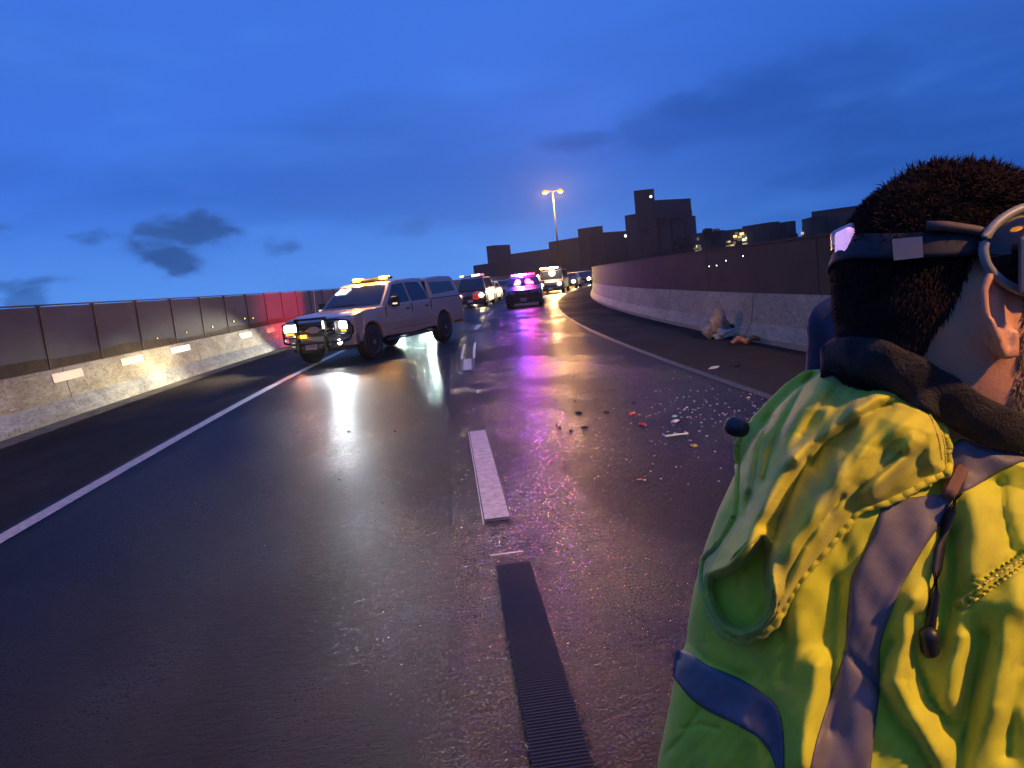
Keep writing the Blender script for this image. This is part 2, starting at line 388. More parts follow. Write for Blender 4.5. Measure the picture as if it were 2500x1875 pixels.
# reflector plates on the left barrier
pl = []
def plate(px0, px1, py, h, colr, label, grid=False):
    yc, z = on_face((px0+px1)/2, py, -6.56); y0, _ = on_face(px0, py, -6.56); y1, _ = on_face(px1, py, -6.56); L = abs(y1-y0)
    off = -6.4-.13-.07*((z-.3)/.51)
    t = thing('reflector_plate', label, 'plate', path(yc, off+.012, z), -head(yc), 'reflector plates on the left barrier')
    rt = Matrix.Rotation(-.136, 3, 'Y')
    obj('plate', ebox((0, 0, 0), (.008, L, h), rt), mat('plate_%.2f' % colr[1], colr, .45, var=.1, vscale=20), t, bevel=.002)
    if grid:
        bm = nbm()
        for i in range(17):
            for j in range(7): box(bm, rt @ Vector((.006, -L/2+L*(i+.7)/17.4, -h/2+h*(j+.7)/7.4)), (.004, L/17*.42, h/7*.4), rt)
        obj('dot_grid', bm, mat('plate_dots', (.62, .30, .20), .5), t)
plate(128, 206, 916, .15, (.74, .66, .55), 'cream plate with a grid of red dots on the left barrier, nearest of its row', True)
plate(296, 353, 879, .14, (.78, .50, .40), 'plain salmon pink plate on the left barrier, second nearest of the row')
plate(418, 466, 852, .14, (.70, .55, .60), 'pale lilac plate on the left barrier, third of the row')
plate(586, 616, 818, .15, (.62, .12, .14), 'dull red plate on the left barrier, fourth of the row')
plate(650, 672, 806, .15, (.70, .22, .24), 'red plate on the left barrier just before the pickup truck')
# ---------------------------------------------------------------- far buildings
def emis(name, c, s): return mat(name, tuple(min(.8, x) for x in c), .5, emis=c, estr=s)
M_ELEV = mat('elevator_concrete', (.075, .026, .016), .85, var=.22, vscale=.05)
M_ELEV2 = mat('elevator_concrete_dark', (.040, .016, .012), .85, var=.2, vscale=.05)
M_APT = mat('apartment_wall', (.035, .028, .020), .8, var=.5, vscale=.12)
M_WIN = emis('warm_window', (1, .50, .14), 2.6); M_WIN2 = emis('pale_window', (.85, .9, .45), 1.6); M_WIN3 = emis('dim_window', (.7, .5, .18), 1.0); M_WIN5 = emis('faint_window', (.30, .30, .16), .30); M_WIN4 = emis('bright_window', (1, .95, .7), 5)
def block_geo(bm, pl_, pr_, dl, depth, base=-.4, ztop=None, zbot=None):
    "box whose front top edge runs between two sighted bearings; its top is level"
    a = ray(*pl_); b = ray(*pr_)
    A = CAM+a*dl; zt = A.z if ztop is None else ztop
    if ztop is not None: A = CAM+a*((zt-EYE)/a.z) if abs(a.z) > 1e-4 else A
    tb = (zt-EYE)/b.z; B = CAM+b*tb
    B = CAM+b*max(dl*.95, min(dl*1.05, tb if tb > 0 else dl)); depth = min(depth, (B-A).length*.3)
    A = Vector((A.x, A.y, 0)); B = Vector((B.x, B.y, 0)); n = Vector((-(B-A).y, (B-A).x, 0)).normalized()*depth
    zb = base if zbot is None else zbot
    lo = [bm.verts.new(p+Vector((0, 0, zb))) for p in (A, B, B+n, A+n)]; hi = [bm.verts.new(p+Vector((0, 0, zt))) for p in (A, B, B+n, A+n)]
    bm.faces.new(lo[::-1]); bm.faces.new(hi)
    for i in range(4): bm.faces.new((lo[i], lo[(i+1) % 4], hi[(i+1) % 4], hi[i]))
    return A, B, n, zt
def block(name, pl_, pr_, dl, depth, m, parent, **k):
    bm = nbm(); g = block_geo(bm, pl_, pr_, dl, depth, **k); obj(name, bm, m, parent); return g
el = thing('grain_elevator', 'dark brown grain elevator with a tall tower and stepped roofline in the distance', 'grain elevator')
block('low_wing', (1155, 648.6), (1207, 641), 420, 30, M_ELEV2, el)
block('stair_tower', (1203, 599), (1245, 597), 415, 22, M_ELEV, el)
block('long_wing', (1245, 620.5), (1339, 603), 405, 30, M_ELEV, el)
block('high_wing', (1339, 591), (1410, 576), 400, 32, M_ELEV, el)
block('roof_tower', (1410, 559), (1463, 551.6), 396, 22, M_ELEV, el)
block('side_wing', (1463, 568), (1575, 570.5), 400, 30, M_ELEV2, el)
g = block('tower_shaft', (1560, 520), (1690, 524), 372, 26, M_ELEV, el)
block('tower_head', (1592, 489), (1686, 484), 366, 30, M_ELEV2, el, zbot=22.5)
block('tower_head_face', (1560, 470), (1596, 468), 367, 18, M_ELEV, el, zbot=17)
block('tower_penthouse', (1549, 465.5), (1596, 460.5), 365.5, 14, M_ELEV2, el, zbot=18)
A, B, n, zt = g
for k in range(4):                                           # the round bins of the shaft
    c = A+(B-A)*((k+.5)/4)-n.normalized()*.8
    obj('bin', lathe(nbm(), [(4.1, -.4), (4.1, 23)], 20, 'z', c), M_ELEV if k % 2 else M_ELEV, el, smooth=True)
for px, py in ((1589, 480), (1527, 576)):
    p = at(px, py, 350); bm = nbm(); bmesh.ops.create_uvsphere(bm, u_segments=8, v_segments=6, radius=.55)
    for v in bm.verts: v.co += p
    obj('wall_lamp', bm, M_WIN4, el)
random.seed(3)
def apt(label, segs, d, wins, name='apartment_building'):
    t = thing(name, label, 'building', group='dark apartment buildings beyond the right wall')
    for (a, b) in segs: block('wall', a, b, d, 14, M_APT, t)
    for (px, py, s, m) in wins:
        p = at(px, py, d-1.2); bm = nbm(); box(bm, p, (s*1.6, .3, s)); f = obj('window', bm, m, t)
    x0, x1 = segs[0][0][0]+4, segs[-1][1][0]-4
    for _ in range(26):
        px = random.uniform(x0, x1); top = np.interp(px, [segs[0][0][0], segs[-1][1][0]], [segs[0][0][1], segs[-1][1][1]]); p = at(px, top+random.uniform(9, 44), d-1.2)
        obj('window', ebox(p, (random.uniform(.8, 1.6), .3, random.uniform(.5, .9))), random.choice([M_WIN3, M_WIN5, M_WIN5]), t)
    return t
apt('low dark apartment block with few lit windows directly right of the elevator tower', [((1690, 571), (1759, 562)), ((1759, 564), (1812, 558))], 250,
    [(1704, 601, .7, M_WIN), (1702, 615, .8, M_WIN3), (1746, 582, .9, M_WIN3), (1735, 600, .8, M_WIN3), (1765, 606, 1.3, M_WIN3), (1788, 600, .8, M_WIN3), (1795, 577, .7, M_WIN), (1740, 612, .7, M_WIN3), (1780, 590, .6, M_WIN3), (1720, 590, .6, M_WIN3)])
apt('dark apartment block with the cluster of glowing orange and yellow windows', [((1812, 553), (1877, 541)), ((1877, 547), (1931, 539.5))], 245,
    [(1841, 561, 1.0, M_WIN), (1836, 565, .9, M_WIN), (1811, 571, .8, M_WIN), (1817, 585, .8, M_WIN2), (1825, 582, .9, M_WIN2), (1819, 597, .9, M_WIN3), (1870, 560, .9, M_WIN2), (1884, 558, .8, M_WIN3), (1876, 588, 1.0, M_WIN3), (1848, 590, 1.0, M_WIN3), (1856, 572, .6, M_WIN3), (1900, 580, .7, M_WIN3), (1895, 565, .5, M_WIN3)])
apt('unlit dark apartment block closest to the man with two faint greenish windows', [((1957, 536), (1981, 529)), ((1981, 517), (2125, 496))], 230,
    [(2022, 530, 1.0, mat('green_window', (.1, .12, .06), .5, emis=(.3, .4, .15), estr=.25)), (2060, 523, .9, MATS['green_window']), (2035, 545, .7, MATS['green_window'])])
def leafclump(bm, c, rad, n, s):
    for _ in range(n):
        d = Vector((random.gauss(0, 1), random.gauss(0, 1), random.gauss(0, 1))).normalized()*(rad*random.random()**.4)
        d.z *= .8; p = c+d; u = Vector((random.uniform(-1, 1), random.uniform(-1, 1), random.uniform(-1, 1))).normalized()*s
        v = u.cross(Vector((random.uniform(-1, 1), random.uniform(-1, 1), random.uniform(-1, 1)))).normalized()*s*.7
        bm.faces.new([bm.verts.new(x) for x in (p-u, p-v, p+u, p+v)])
M_LEAF = mat('dark_foliage', (.018, .024, .012), .8, var=.5, vscale=.5); M_BARK = mat('bark', (.03, .022, .015), .9)
def tree(px, py, d, r, label):
    p = at(px, py, d); t = thing('tree', label, 'tree', (p.x, p.y, -.35), group='trees between the dark buildings')
    h = p.z+.35
    bm = nbm(); tube(bm, [(0, 0, 0), (.1, 0, h*.5), (0, .1, h*.9)], [.3, .22, .08], 8)
    for k in range(5): a = k*1.26; tube(bm, [(0, 0, h*.5), (r*.5*math.cos(a), r*.5*math.sin(a), h*.8)], [.14, .04], 6)
    obj('trunk', bm, M_BARK, t)
    bm = nbm()
    for k in range(9): leafclump(bm, Vector((random.uniform(-.6, .6)*r, random.uniform(-.6, .6)*r, h+random.uniform(-.9, .35)*r)), r*.55, 170, .28)
    obj('crown', bm, M_LEAF, t)
tree(1735, 568, 240, 2.6, 'rounded dark tree rising above the low apartment block')
tree(1944, 580, 235, 2.2, 'small dark tree in the gap between the apartment blocks')
tree(1668, 592, 236, 2.4, 'dark tree against the foot of the elevator tower')

# ---------------------------------------------------------------- high mast lamp
def streetlamp(x, y, h, label, heads, en, colr, rz=0, es=30, hs=1.0):
    t = thing('street_lamp', label, 'street lamp', (x, y, -.35), rz, 'tall sodium street lamps')
    obj('pole', tube(nbm(), [(0, 0, 0), (0, 0, h+.35)], [.20*hs, .09*hs], 12), mat('galvanised', (.030, .029, .028), .6, metal=.2), t, smooth=True)
    obj('base_flange', lathe(nbm(), [(.34, 0), (.34, .06), (.22, .3)], 16, 'z'), MATS['galvanised'], t)
    for sx_ in heads:
        obj('arm', tube(nbm(), [(0, 0, h+.2), (sx_*hs*.7, 0, h+.5), (sx_*hs*1.1, 0, h+.5)], .05*hs, 8), MATS['galvanised'], t)
        bm = nbm(); box(bm, (sx_*hs*1.5, 0, h+.5), (hs*1.0, hs*.5, hs*.22)); hd = obj('lamp_head', bm, MATS['galvanised'], t, bevel=.06*hs)
        bm = nbm(); bmesh.ops.create_uvsphere(bm, u_segments=16, v_segments=8, radius=.62*hs)
        for v in bm.verts: v.co = Vector((v.co.x+sx_*hs*1.5, v.co.y*.6, v.co.z*.55+h+.36))
        obj('lens', bm, emis('sodium_lens_%d' % es, (1, .34, .025), es*1.15), hd, smooth=True)
        lamp_light('lamp_glow', 'POINT', (sx_*hs*1.5, 0, h-.1), en, colr, hd, .25)
streetlamp(21.4, 141.6, 16.3, 'distant twin headed street lamp glowing orange above the grain elevator', (-1, 1), 26000, (1, .40, .06), .1, 2, .95)
streetlamp(7.6, -3.4, 7.6, 'unseen street lamp added for warm light, behind the right barrier next to the photographer', (-1,), KEY, (1, .50, .15), .4, 10, .7)  # out of view, added as the warm key light on jacket and neck
streetlamp(7.2, -1.6, 8.9, 'unseen long armed street lamp added for warm light, reaching over the right lane behind the photographer', (-1,), KEYB, (1, .50, .15), 0, 10, 2.2)  # second lamp out of view, added to warm the right barrier

# ---------------------------------------------------------------- vehicles
def slab(prof, W, warp=None, inset=.03, ys=(-1, -.985, -.93, -.75, -.4, 0, .4, .75, .93, .985, 1), cut=None):
    "side outline (x, z) carried across the width; warp shapes it; end slices are drawn in for rounded shoulders"
    bm = nbm(); n = len(prof); P = [Vector(p) for p in prof]
    area = sum(P[i].x*P[(i+1) % n].y-P[(i+1) % n].x*P[i].y for i in range(n)); sgn = 1 if area > 0 else -1
    nrm = []
    for i in range(n):
        e1 = (P[i]-P[i-1]).normalized(); e2 = (P[(i+1) % n]-P[i]).normalized(); m = (Vector((-e1.y, e1.x))+Vector((-e2.y, e2.x)))*sgn
        nrm.append(m.normalized() if m.length > 1e-5 else Vector((0, 0)))
    rows = []
    for t in ys:
        k = {1: 1.0, .985: .35}.get(abs(t), 0)
        row = []
        for i in range(n):
            q = P[i]+nrm[i]*inset*k; x, z = q; yv = t*W
            if warp: x, yv, z = warp(x, yv, z)
            row.append(bm.verts.new((x, yv, z)))
        rows.append(row)
    for A, B in zip(rows, rows[1:]):
        for i in range(n): bm.faces.new((A[i], A[(i+1) % n], B[(i+1) % n], B[i]))
    bm.faces.new(rows[0]); bm.faces.new(rows[-1][::-1])
    bmesh.ops.triangulate(bm, faces=[f for f in bm.faces if len(f.verts) > 4])
    return bm
def arch(cx, r, z0, n=12):
    "points of a wheel opening from front to rear (x decreasing)"
    a0 = math.asin(max(-1, min(1, (z0-.42)/r)))
    return [(cx+r*math.cos(a0+(math.pi-2*a0)*k/n), .42+r*math.sin(a0+(math.pi-2*a0)*k/n)) for k in range(n+1)]
M_TYRE = mat('tyre_rubber', (.012, .012, .013), .7, bump=.5, bscale=60); M_RIM = mat('alloy_rim', (.28, .27, .27), .35, metal=.8)
M_GLASS = mat('dark_window_glass', (.010, .012, .016), .06, spec=.8); M_BLK = mat('black_plastic', (.012, .012, .013), .45); M_BLKG = mat('gloss_black_steel', (.008, .008, .009), .22)
M_CHROME = mat('bright_trim', (.55, .53, .52), .2, metal=1)
def wheel(parent, x, y, r=.42, w_=.26, side=1):
    t = obj('wheel', lathe(nbm(), [(r*.60, -w_/2), (r*.9, -w_/2), (r*.985, -w_*.38), (r, -w_*.2), (r, w_*.2), (r*.985, w_*.38), (r*.9, w_/2), (r*.60, w_/2)], 32, 'y'), M_TYRE, parent, smooth=True)
    t.location = (x, y, r)
    bm = nbm(); o = side*w_*.5
    lathe(bm, [(r*.62, o-side*.02), (r*.62, o+side*.004), (r*.55, o-side*.02), (r*.54, o-side*.05)], 28, 'y')
    for k in range(6):
        a = k*math.tau/6; c = (r*.32*math.cos(a), o-side*.02, r*.32*math.sin(a))
        box(bm, c, (r*.50, .03, r*.13), Matrix.Rotation(-a, 3, 'Y'))
    lathe(bm, [(r*.16, o-side*.04), (r*.14, o+side*.012)], 14, 'y')
    obj('rim', bm, M_RIM, t)
    return t
def lampbox(name, parent, c, s, m, bev=.015, rot=None):
    return obj(name, ebox(c, s, rot), m, parent, bevel=bev)
def E_(n, c, s): return emis(n, c, s)
WHITE = (1, .97, .88)

# --- the pickup truck (nose along +x, z up, origin on the road under the front axle)
hv = Vector((-.469, -.883, 0)); PRZ = math.atan2(hv.y, hv.x)
pk = thing('pickup_truck', 'silver pickup truck with black grille guard and amber roof lights across the left lane', 'pickup truck', (-2.56, 18.22, 0), PRZ)
M_SIL = mat('silver_paint', (.29, .25, .24), .36, metal=.2, coat=.6, var=.06, vscale=2)
FX, RX = .93, -4.95           # bumper and tail
prof = [(FX-.05, .62), (FX-.02, 1.06), (FX-.14, 1.13), (.30, 1.20), (-.45, 1.24), (-.62, 1.245), (-1.0, 1.25), (-3.0, 1.255), (-4.86, 1.26), (-4.93, 1.2), (RX, .66), (-4.9, .56)]
prof += arch(-3.68, .50, .52)[::-1] if False else []
rear = arch(-3.68, .50, .52)[::-1]; front = arch(0, .50, .50)[::-1]
prof = prof + rear + [(-1.9, .46)] + front + [(.62, .52)]
def wp(x, y, z):
    f = abs(y)/.99
    if x > .2: x -= .20*f**3*(x-.2)/.73
    s = 1.0
    if z > 1.0: s -= (z-1.0)*.16
    if z < .6: s -= (.6-z)*.12
    if x > .4: s -= (x-.4)**2*.16
    return x, y*s*(1+.012*math.sin((z-.6)*4)), z
obj('body', slab(prof, .99, wp, .02), M_SIL, pk, bevel=.02)
def wg(x, y, z): return x, y*(1-(z-1.24)*.30), z
cabp = [(-.56, 1.22), (-1.32, 1.80), (-1.50, 1.845), (-1.9, 1.87), (-2.6, 1.875), (-2.92, 1.86), (-2.97, 1.82), (-3.02, 1.22)]
obj('cab', slab(cabp, .93, wg, .05), M_SIL, pk, bevel=.015)
capp = [(-3.12, 1.22), (-3.10, 1.78), (-3.18, 1.84), (-4.0, 1.875), (-4.62, 1.85), (-4.72, 1.80), (-4.92, 1.24)]
def wc(x, y, z): return x, y*(1-(z-1.24)*.24), z
obj('bed_cap', slab(capp, .945, wc, .05), M_SIL, pk, bevel=.015)
obj('cap_gasket', ebox((-4.0, 0, 1.263), (1.74, 1.905, .022)), M_BLK, pk)
obj('cap_gap', ebox((-3.07, 0, 1.50), (.05, 1.62, .50)), M_BLK, pk)
def side_pane(name, pts, W, k, z0=1.24, m=M_GLASS, parent=pk, both=True, th=.012):
    for s in ((1, -1) if both else (1,)):
        P = [Vector((x, s*(W*(1-(z-z0)*k)+.002), z)) for (x, z) in pts]
        obj(name, panel(nbm(), P, th, (0, s, 0)), m, parent)
side_pane('front_side_window', [(-.88, 1.275), (-1.42, 1.745), (-1.93, 1.775), (-1.96, 1.275)], .93, .30)
side_pane('rear_side_window', [(-2.06, 1.275), (-2.03, 1.775), (-2.70, 1.765), (-2.90, 1.50), (-2.93, 1.275)], .93, .30)
side_pane('cap_window', [(-3.28, 1.38), (-3.24, 1.72), (-4.50, 1.70), (-4.66, 1.42)], .945, .24, m=mat('cap_glass', (.03, .07, .06), .08, spec=.8))
# windscreen
def slopepane(name, x0, z0, x1, z1, w0, w1, m, parent, th=.012, off=.004, nseg=1):
    n = Vector((z1-z0, 0, -(x1-x0))).normalized()
    if n.x < 0 and x0 > x1: n = -n
    P = [Vector((x0, -w0, z0)), Vector((x0, w0, z0)), Vector((x1, w1, z1)), Vector((x1, -w1, z1))]
    P = [p+n*off for p in P]; return obj(name, panel(nbm(), P, th, n), m, parent)
slopepane('windscreen', -.66, 1.298, -1.27, 1.763, .84, .70, M_GLASS, pk)
def pt_screen(t, y, o=.03):
    n = Vector((.61, 0, .79)); return Vector((-.66-.61*t, y, 1.298+.465*t))+n*o
P = [pt_screen(.66, -.72), pt_screen(.66, -.40), pt_screen(.90, -.30), pt_screen(.90, -.62)]
obj('visor_light', panel(nbm(), [p for p in P], .01, (.6, 0, .8)), E_('visor_glow', (.85, .92, 1), 4.5), pk)
obj('wiper', tube(nbm(), [pt_screen(.02, -.6, .03), pt_screen(.1, .1, .03)], .008, 5), M_BLK, pk)
# nose: grille, headlights, bumper
gx = FX-.045
gr = obj('grille', ebox((gx, 0, .86), (.10, 1.18, .36)), M_BLK, pk, bevel=.03)
for z in (.76, .86, .96): obj('grille_bar', ebox((gx+.055, 0, z), (.02, 1.10, .035)), M_CHROME if z == .86 else M_BLKG, gr, bevel=.006)
bm = lathe(nbm(), [(.13, -.01), (.13, .01), (.11, .018)], 28, 'x', (0, 0, 0))
for v in bm.verts: v.co = Vector((v.co.x+gx+.085, v.co.y*1.35, v.co.z*.62+.87))
obj('badge', bm, mat('badge_enamel', (.30, .24, .25), .3, metal=.4), gr)
HL = E_('headlight_lens', (.93, 1, .96), 34)
for s in (1, -1):
    hl = obj('headlight', ebox((FX-.13, s*.765, .905), (.13, .34, .27), Matrix.Rotation(-s*.32, 3, 'Z')), mat('lamp_chrome', (.5, .5, .5), .25, metal=.9), pk, bevel=.02)
    obj('lens', ebox((FX-.062, s*.765, .935), (.012, .29, .17), Matrix.Rotation(-s*.32, 3, 'Z')), HL if s > 0 else E_('headlight_lens_dim', (.93, 1, .96), 4), hl, bevel=.004)
    obj('turn_signal', ebox((FX-.062, s*.775, .80), (.014, .20, .05), Matrix.Rotation(-s*.32, 3, 'Z')), E_('amber_signal', (1, .42, .04), 2.2 if s > 0 else 5), hl)
    for az, ek in (((26, 1.15),) if s > 0 else ((-6, 1.1), (-34, 1), (-60, .8))): lamp_light('headlight_beam', 'SPOT', (FX+.26, s*.70, .92), HEADL*ek, (.92, .97, 1) if s > 0 else (1, .88, .56), pk, .04, (math.cos(R(az)), math.sin(R(az)), -.25 if s > 0 else -.33), 42 if s > 0 else 54, .35 if s > 0 else .9)
    fo = obj('fog_light', lathe(nbm(), [(.085, -.05), (.085, .02), (.07, .03)], 20, 'x', (FX-.035, s*.66, .545)), MATS['lamp_chrome'], pk)
    obj('lens', lathe(nbm(), [(.066, .031), (.05, .04)], 20, 'x', (FX-.035, s*.66, .545)), E_('fog_lens_%d' % s, (1, 1, .8), 14 if s > 0 else .3), fo)
lamp_light('fog_beam', 'SPOT', (FX+.06, .66, .545), HEADL*.2, (1, .98, .85), pk, .06, (1, .05, -.5), 70, .9)
lamp_light('amber_throw', 'SPOT', (FX+.16, -.40, .72), 300, (1, .26, .03), pk, .05, (1, .5, -.16), 44, .6)
pk.scale = (.95, .95, .95)
bp = [(FX-.10, .42), (FX+.02, .44), (FX+.03, .70), (FX-.02, .72), (FX-.12, .72)]
def wb(x, y, z): return x-.26*(abs(y)/.99)**3, y, z
obj('front_bumper', slab(bp, .98, wb, .02), mat('bumper_chrome', (.30, .27, .26), .3, metal=.8), pk, bevel=.012)
obj('lower_valance', slab([(FX-.25, .34), (FX-.05, .34), (FX-.03, .45), (FX-.2, .46)], .86, wb, .02), M_BLK, pk)
# grille guard
gg = obj('grille_guard', nbm(), M_BLKG, pk)
bm = nbm()
for s in (1, -1):
    box(bm, (FX+.13, s*.40, .76), (.10, .055, .80))
    tube(bm, [(FX+.12, s*.40, 1.08), (FX+.10, s*.70, 1.08), (FX-.02, s*.93, 1.02), (FX-.10, s*1.0, .88), (FX-.10, s*1.0, .74), (FX-.02, s*.93, .60), (FX+.10, s*.62, .56), (FX+.12, s*.40, .56)], .027, 8)
    tube(bm, [(FX+.10, s*.41, .72), (FX+.06, s*.72, .72), (FX-.06, s*.96, .73)], .022, 8)
tube(bm, [(FX+.13, -.40, 1.13), (FX+.13, .40, 1.13)], .027, 8); tube(bm, [(FX+.13, -.40, .56), (FX+.13, .40, .56)], .03, 8)
box(bm, (FX+.10, 0, .52), (.07, 1.0, .16))
me = gg.data; bmesh.ops.recalc_face_normals(bm, faces=bm.faces[:]); bm.to_mesh(me); bm.free()
for s in (1, -1): obj('guard_light', ebox((FX+.186, s*.40, .98 if s > 0 else .95), (.012, .035, .17)), E_('strip_white', (.95, 1, .95), 12), gg)
obj('warning_light', ebox((FX+.05, -.40, .735), (.03, .34, .065)), E_('amber_strip', (1, .40, .03), 9), gg)
obj('licence_plate', ebox((FX+.145, -.04, .50), (.012, .31, .155)), mat('plate_white', (.52, .36, .32), .4), pk, bevel=.003)
bm = nbm()
for k in range(6): box(bm, (FX+.153, -.04-.11+.044*k, .505), (.004, .024, .075))
obj('plate_characters', bm, mat('plate_ink', (.16, .08, .08), .5), bpy.data.objects['licence_plate'])
for (x, s) in ((0, 1), (0, -1), (-3.68, 1), (-3.68, -1)): wheel(pk, x, s*.86, .42, .27, s)
obj('underbody', ebox((-1.85, 0, .50), (4.9, 1.50, .16)), M_BLK, pk)
for s in (1, -1):
    bm = nbm(); tube(bm, [(-.62, s*.93, .40), (-3.05, s*.93, .40)], .035, 8)
    for x in (-.9, -1.9, -2.8): tube(bm, [(x, s*.93, .40), (x, s*.70, .50)], .02, 6)
    obj('running_board', bm, M_BLK, pk)
    mr = obj('side_mirror', ebox((-.98, s*1.10, 1.32), (.12, .20, .26)), M_BLK, pk, bevel=.03)
    obj('mirror_arm', tube(nbm(), [(-.95, s*.90, 1.27), (-.97, s*1.05, 1.28)], .025, 6), M_BLK, mr)
    obj('mirror_marker', ebox((-.914, s*1.13, 1.27), (.01, .13, .035)), E_('mirror_marker_glow', (1, .60, .30), 1.6), mr)
    for x in (-1.78, -2.78): obj('door_handle', ebox((x, s*(.982-.02), 1.10), (.20, .045, .045)), M_BLK, pk, bevel=.012)
    bm = nbm()
    for x in (-.70, -1.98, -3.02): box(bm, (x, s*.981, .92), (.018, .012, .64))
    box(bm, (-1.87, s*.984, .64), (2.3, .008, .010))
    obj('door_seam', bm, M_BLK, pk)
    for cx in (0, -3.68):
        bm = nbm(); pr = [(cx+rr*math.cos(a), rr*math.sin(a)+.42) for rr, aa in ((.50, 0),) for a in [R(8)+R(164)*k/16 for k in range(17)]]
        rows = [[bm.verts.new((cx+(rr)*math.cos(a), s*yy_, .42+rr*math.sin(a))) for a in [R(8)+R(164)*k/16 for k in range(17)]] for rr, yy_ in ((.495, .93), (.495, .992), (.53, 1.0), (.565, .985))]
        for A_, B_ in zip(rows, rows[1:]):
            for k in range(16): bm.faces.new((A_[k], A_[k+1], B_[k+1], B_[k]))
        obj('wheel_arch_lip', bm, M_SIL, pk, smooth=True)
    obj('tail_light', ebox((RX+.06, s*.90, 1.02), (.10, .13, .36)), E_('tail_red', (1, .05, .08), .9), pk, bevel=.02)
obj('rear_bumper', ebox((RX-.04, 0, .55), (.16, 1.86, .20)), MATS['bumper_chrome'], pk, bevel=.03)
obj('antenna', tube(nbm(), [(-.25, -.80, 1.22), (-.30, -.80, 1.90)], [.008, .004], 6), mat('antenna_pale', (.6, .5, .5), .4), pk)
lb = obj('light_bar', ebox((-1.72, 0, 1.935), (.26, 1.16, .06)), M_BLK, pk, bevel=.02)
obj('light_bar_foot', ebox((-1.72, 0, 1.885), (.16, .9, .04)), M_BLK, lb)
for y, s_ in ((-.36, 7), (.46, 9)):
    bm = nbm(); box(bm, (-1.64, y, 1.945), (.20, .22, .080)); obj('amber_lens', bm, E_('amber_beacon', (1, .34, .02), 20), lb, bevel=.02)
lamp_light('beacon_glow', 'POINT', (-1.42, .4, 2.08), 160, (1, .45, .08), pk, .07)
lamp_light('beacon_glow', 'POINT', (-1.42, -.36, 2.08), 120, (1, .45, .08), pk, .07)

